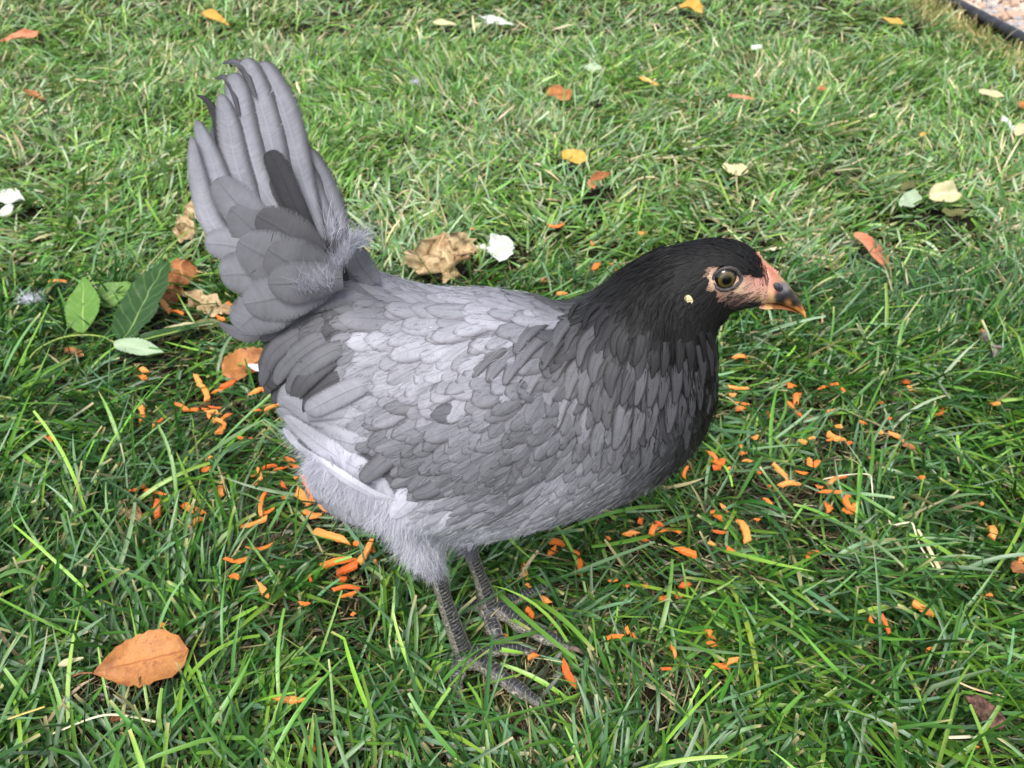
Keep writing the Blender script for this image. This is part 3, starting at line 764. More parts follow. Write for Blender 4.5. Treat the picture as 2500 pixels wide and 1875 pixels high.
put_leaf("leaf", (2445, 285), (2480, 320), 22, ML_WHITE, "whitish twisted leaf at the right edge", z=0.032, seed=29, crumple=0.15, tilt=(0, -0.6, 1))
put_leaf("leaf", (2478, 330), (2510, 300), 26, ML_CREAM, "cream yellow leaf cut by the right edge of the picture", z=0.032, seed=30, tilt=(0, -0.6, 1))
put_leaf("leaf", (2488, 260), (2510, 250), 24, ML_ORANGE, "small orange leaf at the upper right edge", z=0.032, seed=31, tilt=(0, -0.6, 1))
put_leaf("leaf", (1165, 38), (1255, 64), 26, ML_WHITE, "long pale ragged leaf at the top left of middle", z=0.035, seed=32, crumple=0.08, shape='strap', tilt=(0, -0.6, 1), nv=25)
put_leaf("leaf", (1055, 52), (1115, 60), 18, ML_CREAM, "thin straw coloured leaf left of the pale ragged one", z=0.034, seed=34, tilt=(0, -0.6, 1), crumple=0.06)
put_leaf("leaf", (0, 470), (58, 490), 50, ML_WHITE, "pale leaf cut by the left edge of the picture", z=0.03, seed=35, crumple=0.05, tilt=(0, -0.6, 1))
put_leaf("leaf", (0, 530), (28, 500), 40, ML_WHITE, "lower pale leaf cut by the left edge", z=0.026, seed=36, crumple=0.05, tilt=(0, -0.5, 1))
put_leaf("leaf", (60, 218), (110, 244), 26, ML_BROWN, "small brown curled leaf on the upper left lawn", z=0.026, seed=37, crumple=0.2)
put_leaf("leaf", (1777, 232), (1845, 242), 12, ML_PINK, "thin orange brown leaf sliver on the upper right lawn", z=0.03, seed=38, tilt=(0, -0.6, 1))
put_leaf("leaf", (1996, 218), (2016, 214), 14, ML_ORANGE, "tiny orange leaf scrap on the upper right lawn", z=0.03, seed=39, tilt=(0, -0.6, 1), shape='round')
put_leaf("leaf", (2246, 332), (2264, 324), 12, ML_YELLOW, "tiny yellow leaf scrap on the right side lawn", z=0.03, seed=40, tilt=(0, -0.6, 1))
put_leaf("leaf", (1560, 188), (1608, 208), 14, ML_YELLOW, "dull yellow leaf sliver right of the orange leaf", z=0.026, seed=41, tilt=(0, -0.6, 1))
put_leaf("leaf", (270, 1765), (318, 1722), 34, ML_BROWN, "dark brown dead leaf sunk in the grass near the bottom left", z=0.016, seed=42, crumple=0.15)
put_leaf("leaf", (162, 850), (200, 868), 30, ML_BROWN, "dull brown leaf below the stem of the green sprig", z=0.018, seed=43, crumple=0.1)
put_leaf("leaf", (2205, 1085), (2238, 1095), 22, ML_BROWN, "small brown withered leaf right of the carrot scatter", z=0.02, seed=45, crumple=0.12)
put_leaf("leaf", (140, 1625), (205, 1605), 20, ML_CREAM, "small cream leaf left of the large orange leaf", z=0.03, seed=46, crumple=0.05)
put_leaf("leaf", (2475, 1395), (2510, 1380), 40, ML_BROWN, "rusty brown leaf at the right edge", z=0.022, seed=47, crumple=0.05)

# the green sprig
sprig = empty("leaf_sprig", on(240, 830, 0.02))
tag(sprig, "fresh green leafy sprig with toothed leaflets left of the hen", "leafy sprig")
def sprig_leaf(b, t, w, mat, zb, zt, tilt, seed, label=None, **kw):
    B = on(*b, zb); Tt = on(*t, zt)
    # a standing leaf: find its tip by height over the lawn
    W = w / FPX * (((B + Tt) / 2 - _cam) @ _fw)
    V, Q, UV = leaf_blade(B, Tt, W, tilt, seed=seed, **kw)
    o = link("leaflet", mesh_poly("leaflet", V, Q, {'fuv': ('FLOAT_VECTOR', UV)}), mat, sprig)
    if label: o['label'] = label
    for k in range(6):
        c = B + (Tt - B) * k / 5
        KEEP.append((c, W * 0.4, 0.1)); KEEP.append((c[:2] - norm(c[:2]) * (W * 0.3 + 0.01), 0.012, 0.35))
sprig_leaf((203, 812), (204, 674), 84, ML_LIGHTG, 0.026, 0.062, (0, -0.7, 0.8), 71, "light green upright leaflet", nu=13, nv=31, serr=0.03, shape='ovate', wave=0.02, cup=0.05)
sprig_leaf((298, 835), (410, 632), 118, ML_GREEN, 0.026, 0.07, (-0.2, -0.6, 0.8), 72, "large dark green leaflet", nu=13, nv=35, serr=0.025, shape='ovate', wave=0.03, cup=0.1)
sprig_leaf((236, 745), (322, 690), 66, ML_LIGHTG, 0.022, 0.04, (0, -0.6, 0.8), 73, nu=11, nv=25, serr=0.03, wave=0.03)
sprig_leaf((278, 840), (402, 862), 44, ML_PALEG, 0.032, 0.03, (0, -0.5, 1), 74, "folded leaflet showing its pale underside", nu=11, nv=25, serr=0.03, fold=0.2)
sprig_leaf((290, 842), (520, 785), 32, ML_GREEN, 0.026, 0.026, (0, -0.2, 1), 75, nu=7, nv=25, serr=0.03, wave=0.04)
sv, sq, _ = tube(catmull([on(68, 882, 0.03), on(90, 855, 0.034), on(140, 828, 0.034), on(195, 818, 0.032), on(250, 822, 0.03), on(300, 840, 0.03), on(380, 822, 0.028), on(470, 800, 0.024)], 40), np.linspace(0.0013, 0.0006, 40), 8)
link("stem", mesh_poly("stem", sv, sq), M_STALK_G, sprig)

# twig, bark chip, straw
M_TWIG = mat_simple("twig_bark", (104, 92, 92), (150, 138, 136), 300, 0.8, 0.2, 0.8, 0.001)
tw = empty("twig", on(2420, 850, 0.02))
tag(tw, "short grey forked twig with a pale orange cut end at right", "twig")
tp = catmull([on(2400, 812, 0.044), on(2412, 832, 0.042), on(2428, 852, 0.038), on(2430, 875, 0.034)], 16)
sv, sq, _ = tube(tp, 0.0026 + 0.0008 * rng.random(16), 8)
link("twig_stem", mesh_poly("twig_stem", sv, sq), M_TWIG, tw)
sv, sq, _ = tube(catmull([on(2424, 848, 0.040), on(2436, 846, 0.043), on(2446, 849, 0.044)], 8), np.linspace(0.0022, 0.0016, 8), 8)
link("twig_fork", mesh_poly("twig_fork", sv, sq), M_TWIG, tw)
sv, sq, _ = tube([on(2398, 808, 0.0445), on(2402, 815, 0.0438)], [0.0028, 0.0030], 8)
link("cut_end", mesh_poly("cut_end", sv, sq), mat_simple("twig_wood", (214, 120, 60), (230, 150, 90), 400), tw)
KEEP.append((on(2420, 845, 0.02), 0.022, 0.08)); KEEP.append((on(2420, 870, 0.02), 0.02, 0.15))

bc = on(2408, 1742, 0.042)
import bmesh
bm = bmesh.new(); bmesh.ops.create_icosphere(bm, subdivisions=4, radius=1.0)
for v in bm.verts:
    p = np.array(v.co)
    k = 1 + 0.22 * vnoise(p[None], 1.8, 3)[0] + 0.10 * vnoise(p[None], 5.0, 4)[0] + 0.05 * vnoise(p[None] * [3, 3, 9], 4.0, 5)[0]
    q = p * k * np.array([0.0145, 0.0085, 0.0055])
    q[0] *= 1 + 0.2 * p[1]
    v.co = Vector(q)
bm.normal_update()
me = bpy.data.meshes.new("bark_chip"); bm.to_mesh(me); bm.free()
me.polygons.foreach_set("use_smooth", np.ones(len(me.polygons), bool))
o = link("bark_chip", me, mat_simple("bark", (44, 32, 30), (122, 92, 80), 170, 0.9, 0.15, 1.0, 0.003, 5.0))
o.location = Vector(bc); o.rotation_euler = (math.radians(28), math.radians(10), math.radians(-48))
tag(o, "dark brown rough bark chip in the lower right grass", "bark chip")
KEEP.append((bc, 0.022, 0.03)); KEEP.append((bc - np.array([-0.005, 0.028, 0]), 0.018, 0.12))

def straw(pts, r, label, col=((206, 196, 160), (228, 220, 190))):
    P = [on(a, b, z) for a, b, z in pts]
    sv, sq, _ = tube(catmull(P, 24), np.full(24, r), 6, 0.5)
    o = link("dry_stem", mesh_poly("dry_stem", sv - P[0], sq), mat_simple("straw", col[0], col[1], 200)); o.location = Vector(P[0])
    tag(o, label, "dry stem", "dead dry stems on the grass")
straw([(2170, 1270, .03), (2178, 1282, .034), (2200, 1278, .036), (2225, 1276, .036), (2232, 1290, .034), (2245, 1330, .028), (2280, 1385, .02)], 0.0010, "white curled dry stem on the right side grass")
straw([(2010, 1170, .03), (2060, 1160, .034), (2120, 1158, .036), (2128, 1180, .034), (2132, 1225, .022)], 0.0007, "bent straw stem beside the bare patch right of the hen")
straw([(2315, 1800, .03), (2355, 1799, .032), (2395, 1796, .03)], 0.0014, "short straight straw below the bark chip")
straw([(2340, 1665, .034), (2380, 1682, .034), (2450, 1700, .026)], 0.0010, "pinkish dry straw above the bark chip", ((196, 164, 130), (214, 186, 150)))
straw([(130, 1790, .024), (260, 1745, .03), (380, 1762, .022)], 0.0010, "pale straw at the bottom left below the big leaf")
straw([(75, 1735, .024), (20, 1755, .03), (110, 1725, .03)], 0.0008, "short yellow straw near the bottom left corner", ((206, 176, 96), (222, 196, 120)))

# ------------------------------------------------------------------ the hen's body
YC = 0.418
SEC = [((-0.1530,0.3545),(-0.1253,0.3136),0.0140),((-0.1181,0.3781),(-0.1495,0.2648),0.0360),((-0.0921,0.3778),(-0.1264,0.2145),0.0540),((-0.0726,0.3690),(-0.0912,0.1953),0.0640),
((-0.0478,0.3615),(-0.0536,0.1622),0.0700),((-0.0181,0.3601),(-0.0209,0.1588),0.0720),((0.0107,0.3548),(0.0169,0.1721),0.0700),((0.0313,0.3489),(0.0559,0.1866),0.0660),
((0.0480,0.3583),(0.0876,0.2010),0.0590),((0.0582,0.3700),(0.1150,0.2216),0.0520),((0.0667,0.3783),(0.1319,0.2515),0.0450),((0.0748,0.3846),(0.1356,0.2841),0.0390),
((0.0830,0.3895),(0.1316,0.3110),0.0330),((0.0941,0.3939),(0.1273,0.3316),0.0265),((0.1069,0.3968),(0.1297,0.3466),0.0220),((0.1205,0.3989),(0.1401,0.3529),0.0185),
((0.1357,0.3959),(0.1497,0.3547),0.0155),((0.1473,0.3866),(0.1570,0.3559),0.0110)]
T_ = catmull([(a[0], a[1]) for a, b, c in SEC], 90); B_ = catmull([(b[0], b[1]) for a, b, c in SEC], 90); W_ = catmull([(c,) for a, b, c in SEC], 90)[:, 0]
sh = np.interp(np.arange(90), [0, 60, 72, 89], [0.0055, 0.0045, 0.0018, 0.0008])
d = norm(T_ - B_); T_ = T_ - d * sh[:, None]; B_ = B_ + d * sh[:, None]; W_ = W_ - sh
NA = 48; ph = np.linspace(0, 2 * np.pi, NA, endpoint=False)
V = []
for i in range(90):
    c = (T_[i] + B_[i]) / 2; a = (T_[i] - B_[i]) / 2
    w = W_[i] * np.sin(ph) * (1 + 0.12 * np.cos(ph))
    pts = c[None] + np.cos(ph)[:, None] * a[None]
    V.append(np.stack([pts[:, 0], YC + w, pts[:, 1]], 1))
V = np.concatenate(V)
Q = grid_quads(NA, 90, 0, True)
for k, base in ((0, 0), (1, 89 * NA)):
    c = V[base:base + NA].mean(0) + (np.array([-0.012, 0, 0.006]) if k == 0 else np.array([0.006, 0, -0.003]))
    V = np.concatenate([V, [c]])
    for i in range(NA):
        Q.append((len(V) - 1, base + (i + 1) % NA, base + i) if k == 0 else (len(V) - 1, base + i, base + (i + 1) % NA))
parts_V = [V]; parts_Q = [list(map(tuple, Q))]
def add_part(v, q):
    off = sum(len(x) for x in parts_V)
    parts_V.append(np.asarray(v)); parts_Q.append([tuple(dict.fromkeys(int(i) + off for i in f)) for f in q])
# thighs (drumsticks) running down to the hocks
HOCK_N = at(1066, 1392, 0.396); HOCK_F = at(1150, 1352, 0.438)
thn = catmull([at(1010, 1180, 0.385), at(1015, 1260, 0.386), at(1038, 1335, 0.392), HOCK_N], 12)
v, q, _ = tube(thn, np.interp(np.arange(12), [0, 4, 9, 11], [0.030, 0.026, 0.0125, 0.0075]), 20, 0.8, (1, 0, 0)); add_part(v, q)
thf = catmull([at(1090, 1180, 0.448), at(1105, 1250, 0.446), at(1130, 1310, 0.441), HOCK_F], 12)
v, q, _ = tube(thf, np.interp(np.arange(12), [0, 4, 9, 11], [0.030, 0.024, 0.010, 0.006]), 20, 0.8, (1, 0, 0)); add_part(v, q)
# folded wings: shallow swellings on both flanks
def ellipsoid(c, r, rotz_tilt=0.0, n=20):
    vv, qq = [], []
    for j in range(n + 1):
        th = math.pi * j / n
        for i in range(n):
            a = 2 * math.pi * i / n
            x, y, z = math.sin(th) * math.cos(a), math.sin(th) * math.sin(a), math.cos(th)
            p = np.array([x * r[0], y * r[1], z * r[2]])
            ct, st = math.cos(rotz_tilt), math.sin(rotz_tilt)
            vv.append(np.array(c) + [p[0] * ct - p[2] * st, p[1], p[0] * st + p[2] * ct])
    return np.array(vv), grid_quads(n, n + 1, 0, True)
for sg in (-1, 1):
    v, q = ellipsoid((-0.045, YC + sg * 0.050, 0.272), (0.088, 0.026, 0.058), 0.32)
    if sg == 1: pass
    add_part(v, q)
allV = np.concatenate(parts_V); allQ = [f for L in parts_Q for f in L]
me = bpy.data.meshes.new("raw"); me.from_pydata([tuple(map(float, v)) for v in allV], [], [f for f in allQ if len(f) > 2]); me.update()
raw = bpy.data.objects.new("raw", me); COL.objects.link(raw)
md = raw.modifiers.new("r", 'REMESH'); md.mode = 'VOXEL'; md.voxel_size = 0.0026
md2 = raw.modifiers.new("s", 'SMOOTH'); md2.factor = 0.5; md2.iterations = 8
dg = bpy.context.evaluated_depsgraph_get()
bme = bpy.data.meshes.new_from_object(raw.evaluated_get(dg))
bpy.data.objects.remove(raw)
BV = np.zeros(len(bme.vertices) * 3, np.float32); bme.vertices.foreach_get("co", BV); BV = BV.reshape(-1, 3).astype(float)
BF = [tuple(p.vertices) for p in bme.polygons]
bpy.data.meshes.remove(bme)
# keep only the outer skin: the largest connected shell
par = np.arange(len(BV))
def find(a):
    while par[a] != a:
        par[a] = par[par[a]]; a = par[a]
    return a
for f in BF:
    r0 = find(f[0])
    for q_ in f[1:]:
        r1_ = find(q_)
        if r1_ != r0: par[r1_] = r0
lab = np.array([find(i) for i in range(len(BV))])
ids, cn = np.unique(lab, return_counts=True)
print('shells', sorted(cn)[::-1][:6])
kp = lab == ids[np.argmax(cn)]
nw = np.cumsum(kp) - 1
BF = [tuple(int(nw[i]) for i in f) for f in BF if kp[f[0]]]
BV = BV[kp]
BVH = BVHTree.FromPolygons([tuple(v) for v in BV], BF)

def hit(px, py):
    r = ray(px, py)
    h = BVH.ray_cast(Vector(_cam), Vector(r))
    if h[0] is None: return None, None
    n = np.array(h[1]);
    if n @ r > 0: n = -n
    return np.array(h[0]), n

def snap(p):
    h = BVH.find_nearest(Vector(p))
    n = np.array(h[1]); c = np.array([np.clip(p[0], -0.12, 0.12), YC, p[2]])
    d = np.array(p) - np.array(h[0])
    return np.array(h[0]), n

# plumage map on the near flank: pixel, flow direction in the picture, length, width (px), grey value, lacing
ANCH_SCALE = 1.45
ANCH = [(1350,770,-1,.15,105,52,168,.6),(1250,735,-1,.1,105,52,166,.5),(1150,745,-1,.08,110,55,164,.6),(1000,720,-1,-.02,100,55,152,.55),(900,730,-1,.12,105,60,120,.45),(800,760,-.9,.35,105,60,108,.5),
 (720,820,-.6,.7,105,62,92,.5),(690,900,-.3,1,105,62,82,.4),(760,860,-.75,.6,105,60,98,.5),(850,830,-.9,.4,115,50,140,.5),(950,850,-.95,.3,115,58,166,.5),(1100,850,-.9,.3,105,58,172,.7),
 (1250,860,-.85,.4,95,54,160,.85),(1330,920,-.75,.6,95,54,118,.8),(800,940,-.8,.5,110,50,150,.25),(740,1010,-.9,.2,110,55,182,.05),(850,990,-.8,.45,100,55,172,.3),(1000,930,-.85,.45,90,54,168,.7),
 (1100,960,-.85,.5,80,50,160,.8),(1000,1010,-.85,.45,78,48,142,.85),(940,1070,-.9,.35,72,46,128,.9),(920,1130,-.85,.45,72,46,124,.9),(1050,1100,-.8,.4,66,42,132,.9),(1000,1160,-.8,.4,66,42,130,.8),
 (1180,1050,-.85,.4,74,46,138,.7),(1300,1010,-.7,.7,90,52,124,.55),(1250,1150,-.7,.4,62,42,128,.6),(1150,1170,-.8,.4,60,40,132,.6),(1350,1110,-.6,.7,74,44,128,.6),(1430,1060,-.5,.85,95,44,122,.7),
 (1000,1250,-.5,.9,110,40,214,.0),(1100,1260,-.85,.5,110,36,198,.05),(1150,1220,-.9,.3,90,38,158,.3),(900,1190,.45,.9,90,34,208,.0),(820,1110,.4,.9,80,30,196,.0),(740,1060,.2,1,70,28,192,.0),(1080,1330,-.2,1,60,24,202,.0),
 (1180,1300,-.95,.3,110,34,206,.2),(1300,1260,-.92,.4,100,38,184,.6),(1400,1215,-.88,.5,90,38,168,.7),(1500,1180,-.85,.6,84,36,140,.7),(1600,1140,-.75,.7,80,34,104,.6),(1350,1180,-.65,.75,90,46,174,.5),
 (1450,1140,-.6,.8,90,44,150,.55),(1400,830,-.65,.6,125,44,84,.8),(1450,760,-.75,.55,105,32,70,.8),(1500,700,-.8,.45,60,20,52,.2),(1440,720,-.8,.4,70,26,70,.3),(1540,840,-.25,1,110,38,84,1),(1480,930,-.35,1,115,42,98,1),
 (1600,930,-.05,1,105,36,92,1),(1600,1040,-.1,1,95,36,96,1),(1700,930,.05,1,80,28,48,.8),(1720,1030,-.15,1,80,30,48,.7),(1460,1020,-.4,1,105,44,120,1),(1540,1090,-.35,1,95,38,112,1),(1670,1100,-.5,.9,80,34,72,.8),
 (1590,740,-.35,1,60,20,44,.4),(1670,850,0,1,60,22,42,.3),(1640,780,-.1,1,45,16,40,.2),(1600,650,-.93,.4,34,10,50,.1),(1700,612,-.98,.2,26,8,40,.1),(1790,600,-.9,-.15,15,6,34,.1),(1690,690,-.8,.55,26,9,40,.1),
 (1740,800,-.2,.95,26,9,40,.1),(1850,640,-.7,-.6,9,4,30,.1),(1560,620,-.9,.4,44,13,54,.15)]
AP, AD, AV = [], [], []
for (px, py, dx, dy, ln, wd, tn, lc) in ANCH:
    h, n = hit(px, py)
    if h is None: continue
    k = math.hypot(dx, dy)
    h2, _ = hit(px + dx / k * 14, py + dy / k * 14)
    if h2 is None: h2 = at(px + dx / k * 14, py + dy / k * 14, h[1])
    dep = (h - _cam) @ _fw
    AP.append(h); AD.append(norm(h2 - h)); AV.append((ANCH_SCALE * ln / FPX * dep, ANCH_SCALE * 0.94 * wd / FPX * dep, tn, lc))
AP = np.array(AP); AD = np.array(AD); AV = np.array(AV)

def field(p):
    q = np.array(p, float); mir = q[1] > YC
    if mir: q[1] = 2 * YC - q[1]
    dd = ((AP - q) ** 2).sum(1)
    w = 1 / (dd + 3e-5) ** 1.7
    w /= w.sum()
    d = (AD * w[:, None]).sum(0); v = (AV * w[:, None]).sum(0)
    if mir: d = d * np.array([1, -1, 1])
    crest = max(0.0, 1 - abs(p[1] - YC) / 0.02)
    if crest > 0: d = d * np.array([1, 1 - crest, 1])
    return norm(d), v

FACE_PX = np.array([(1702,669),(1726,649),(1751,648),(1777,653),(1808,667),(1848,677),(1862,670),(1854,642),(1843,626),(1853,620),(1880,650),(1912,674),(1930,700),(1890,735),(1880,756),(1824,764),(1785,766),(1748,748),(1718,718),(1712,698)])
def in_poly(p, poly):
    x, y = p; c = False; n = len(poly); j = n - 1
    for i in range(n):
        if (poly[i][1] > y) != (poly[j][1] > y) and x < (poly[j][0] - poly[i][0]) * (y - poly[i][1]) / (poly[j][1] - poly[i][1]) + poly[i][0]: c = not c
        j = i
    return c
def near_px(p):
    q = np.array(p, float)
    if q[1] > YC: q[1] = 2 * YC - q[1]
    return proj(q)
def is_face(p): return p[0] > 0.098 and p[2] > 0.33 and in_poly(near_px(p), FACE_PX)

def grey(v, warm=0.0):
    """plumage grey with its cool lavender cast"""
    v = float(v)
    v = 142 + (v - 142) * 1.2
    if v < 110: v = max(22, v * (0.78 + 0.22 * v / 110))
    c = np.array([v * 0.955, v * 0.965, v * 1.03])
    return lin(np.clip(c, 0, 255)) * 0.84

# skin/feather colours of the body surface
SKINC = [(1730,680,(204,172,146)),(1750,730,(120,92,84)),(1800,700,(214,188,158)),(1850,690,(204,150,138)),(1830,715,(212,170,152)),(1870,650,(196,128,110)),(1895,675,(202,122,98)),(1820,660,(84,62,58)),(1860,735,(214,176,134)),
 (1800,740,(146,108,98)),(1870,715,(210,164,148)),(1735,660,(150,122,106)),(1780,745,(96,74,70)),(1905,690,(192,120,100)),(1771,652,(110,86,78)),(1771,712,(170,140,118)),(1760,720,(150,118,104)),(1845,665,(130,86,78))]
def skin_col(p):
    q = near_px(p); w = np.array([1 / (((q[0] - a) ** 2 + (q[1] - b) ** 2) + 60) ** 1.4 for a, b, c in SKINC]); w /= w.sum()
    return sum(wi * lin(c) for wi, (a, b, c) in zip(w, SKINC))
tone = np.zeros((len(BV), 4)); face_v = np.zeros(len(BV), bool)
for i, p in enumerate(BV):
    if is_face(p): tone[i, :3] = skin_col(p) * 1.0; face_v[i] = True
    else: tone[i, :3] = grey(field(p)[1][2] * 0.8) if p[0] > -0.2 else 0
tone[:, 3] = 1
fuvB = np.zeros((len(BV), 3))
midx = [1 if all(face_v[list(f)]) else 0 for f in BF]

# legs and toes joined to the same skin mesh
LV, LF, LUV = [BV], [list(f) for f in BF], [fuvB]
def add_leg(points, radii, n=14, flat=1.0, upv=(0, 0, 1), steps=None):
    steps = steps or 40
    P = catmull(points, steps); R = np.interp(np.linspace(0, 1, steps), np.linspace(0, 1, len(radii)), radii)
    v, q, uv = tube(P, R, n, flat, upv)
    off = sum(len(x) for x in LV)
    LV.append(v); LUV.append(uv)
    for f in q:
        f = tuple(dict.fromkeys(int(i) + off for i in f)); LF.append(f); midx.append(2)
ZF = 0.020
def toe(px_list, radii, zs, claw_px, claw_z, extra_z=0.0):
    P = [on(a, b, z) for (a, b), z in zip(px_list, zs)]
    R = np.array(radii)
    P = [p for p in P]
    # knuckle swellings
    steps = 34
    C = catmull(P, steps); rr = np.interp(np.linspace(0, 1, steps), np.linspace(0, 1, len(R)), R)
    rr *= 1.12 * (1 + 0.13 * np.sin(np.linspace(0, 1, steps) * 2 * np.pi * 3.2))
    v, q, uv = tube(C, rr, 14, 0.85, (0, 0, 1))
    off = sum(len(x) for x in LV)
    LV.append(v); LUV.append(uv)
    for f in q: LF.append(tuple(dict.fromkeys(int(i) + off for i in f))); midx.append(2)
    CLAWS.append((C[-1], norm(C[-1] - C[-3]), on(claw_px[0], claw_px[1], claw_z), R[-1]))
    for c in C[::3]:
        KEEP.append((c, 0.014, 0.03)); KEEP.append((c[:2] - norm(c[:2]) * 0.024, 0.014, 0.15)); KEEP.append((c[:2] - norm(c[:2]) * 0.045, 0.012, 0.5))
CLAWS = []
PADN = on(1131, 1600, 0.029); PADF = on(1195, 1485, 0.032)
# near leg
add_leg([HOCK_N + (HOCK_N - PADN) * 0.18, HOCK_N, (HOCK_N * 0.6 + PADN * 0.4) + [-0.001, 0, 0], PADN + [0, 0, 0.004]], [0.0070, 0.0074, 0.0064, 0.0060, 0.0072, 0.0085], 16, 1.0, (1, -1.25, 0))
toe([(1128, 1603), (1180, 1622), (1225, 1655), (1275, 1690), (1320, 1719)], [0.0088, 0.0070, 0.0062, 0.0054, 0.0040], [0.030, 0.030, 0.028, 0.025, 0.021], (1352, 1742), 0.015)
toe([(1128, 1598), (1180, 1590), (1225, 1584), (1265, 1587), (1290, 1590)], [0.0078, 0.0058, 0.0050, 0.0042, 0.0034], [0.030, 0.029, 0.027, 0.025, 0.022], (1313, 1594), 0.016)
toe([(1128, 1603), (1118, 1640), (1112, 1675), (1112, 1710)], [0.0082, 0.0062, 0.0054, 0.0040], [0.030, 0.026, 0.021, 0.016], (1116, 1735), 0.004)
# far leg
add_leg([HOCK_F + (HOCK_F - PADF) * 0.25, HOCK_F, (HOCK_F * 0.5 + PADF * 0.5) + [0.001, 0, 0], PADF + [0, 0, 0.004]], [0.0062, 0.0064, 0.0060, 0.0058, 0.0074, 0.0086], 16, 1.0, (1, -1.25, 0))
toe([(1195, 1480), (1245, 1505), (1290, 1535), (1345, 1560), (1392, 1580)], [0.0082, 0.0070, 0.0062, 0.0054, 0.0042], [0.034, 0.033, 0.031, 0.028, 0.025], (1432, 1602), 0.017)
toe([(1193, 1485), (1203, 1530), (1220, 1565), (1235, 1594)], [0.0080, 0.0062, 0.0054, 0.0040], [0.034, 0.032, 0.029, 0.025], (1237, 1611), 0.016)
toe([(1197, 1482), (1235, 1470), (1275, 1458), (1328, 1436)], [0.0078, 0.0058, 0.0050, 0.0038], [0.034, 0.031, 0.029, 0.025], (1352, 1421), 0.018)
toe([(1190, 1480), (1165, 1478), (1145, 1482), (1130, 1485)], [0.0072, 0.0052, 0.0044, 0.0034], [0.034, 0.032, 0.029, 0.025], (1117, 1492), 0.018)
# webbing between the near toes
LVa = np.concatenate(LV); LUVa = np.concatenate(LUV)
toneA = np.zeros((len(LVa), 4)); toneA[:len(BV)] = tone; toneA[len(BV):] = 0.3
hen = empty("hen", ((PADN[0] + PADF[0]) / 2, YC, 0.0))
tag(hen, "young blue grey hen with black head standing side on in the grass", "hen")
body_me = mesh_poly("body", LVa, LF, {'tone': ('FLOAT_COLOR', toneA), 'fuv': ('FLOAT_VECTOR', LUVa)}, [M_UNDER, M_SKIN, M_LEG], True, midx)
link("body", body_me, None, hen)
M_CLAW = mat_simple("claw_horn", (92, 78, 74), (136, 118, 106), 300, 0.35, 0.5, 0.2)
for (p, t, e, r) in CLAWS:
    mid = (p + e) / 2 + np.array([0, 0, 0.002])
    C = catmull([p - t * 0.002, p + t * 0.001, mid, e], 12)
    v, q, _ = tube(C, np.interp(np.linspace(0, 1, 12), [0, .3, 1], [r * 0.85, r * 0.8, 0.0004]), 10, 1.1)
    link("claw", mesh_poly("claw", v, q), M_CLAW, hen)

# ------------------------------------------------------------------ feathers
NU, NV = 5, 9
def profile(s, point, root=0.42):
    if s < 0.5: w = root + (1 - root) * math.sin(min(1, s / 0.5) * math.pi / 2)
    else:
        x = (s - 0.5) / 0.5
        w = (max(0, 1 - x ** (2.6 - 1.5 * point))) ** (0.5 + 0.35 * point)
    return max(w, 0.03)

def feather_on_body(p0, d0, L, W, tn, lc, point, lift, g, base_off=0.0008, curve=0.0):
    """a contour feather laid along the body from root p0 in direction d0"""
    C = []; N = []
    p, n = snap(p0); d = d0 - n * (d0 @ n); d = norm(d)
    step = L / (NV - 1)
    for k in range(NV):
        C.append(p.copy()); N.append(n.copy())
        side = np.cross(d, n)
        d = norm(d + side * curve / NV)
        q, n2 = snap(p + d * step)
        if n2 @ n < 0.35: return None, None
        n = norm(0.5 * n + 0.5 * n2); d = norm(d - n * (d @ n)); p = q
    C = np.array(C); N = np.array(N)
    T = norm(np.gradient(C, axis=0)); S = norm(np.cross(T, N))
    V = np.zeros((NV, NU, 3)); UV = np.zeros((NV, NU, 3))
    us = np.linspace(-1, 1, NU)
    tiltr = g.normal(0, 0.025)
    for k in range(NV):
        s = k / (NV - 1); w = W / 2 * profile(s, point)
        off = base_off + lift * s ** 1.15
        for j, u in enumerate(us):
            V[k, j] = C[k] + S[k] * u * w + N[k] * (off - 0.20 * w * u * u + tiltr * u * w)
            UV[k, j] = (u, s, s * L)
    return V.reshape(-1, 3), UV.reshape(-1, 3)

FQ = np.array(grid_quads(NU, NV))
def feather_free(pts, W, normal, point=0.2, nu=7, nv=22, camber=0.12, root=0.35, profile_f=None, twist=0.0, asym=0.0):
    """a free standing vane along 3-D control points; normal = the way its face looks"""
    C = catmull(pts, nv); T = norm(np.gradient(C, axis=0))
    L = np.concatenate([[0], np.cumsum(np.linalg.norm(np.diff(C, axis=0), axis=1))])
    V = np.zeros((nv, nu, 3)); UV = np.zeros((nv, nu, 3))
    for k in range(nv):
        s = k / (nv - 1)
        N = norm(np.asarray(normal, float) - T[k] * (T[k] @ np.asarray(normal, float))); S = np.cross(T[k], N)
        a = twist * s; N2 = N * math.cos(a) + S * math.sin(a); S2 = S * math.cos(a) - N * math.sin(a)
        w = W / 2 * profile(s, point, root)
        for j in range(nu):
            u = 2 * j / (nu - 1) - 1
            V[k, j] = C[k] + S2 * (u + asym * (1 - u * u)) * w - N2 * camber * w * u * u
            UV[k, j] = (u, s, L[k])
    return V.reshape(-1, 3), UV.reshape(-1, 3), np.array(grid_quads(nu, nv))

def feather_attrs(UV, tn, lc, rnd, tipdark=0.0, col=None):
    n = len(UV)
    c = np.tile(grey(tn) if col is None else col, (n, 1))
    s = UV[:, 1:2]
    c = c * (1 - tipdark * np.clip((s - 0.6) / 0.4, 0, 1))
    return {'tone': ('FLOAT_COLOR', np.concatenate([c, np.full((n, 1), lc)], 1)), 'fuv': ('FLOAT_VECTOR', UV), 'frand': ('FLOAT', np.full(n, rnd))}

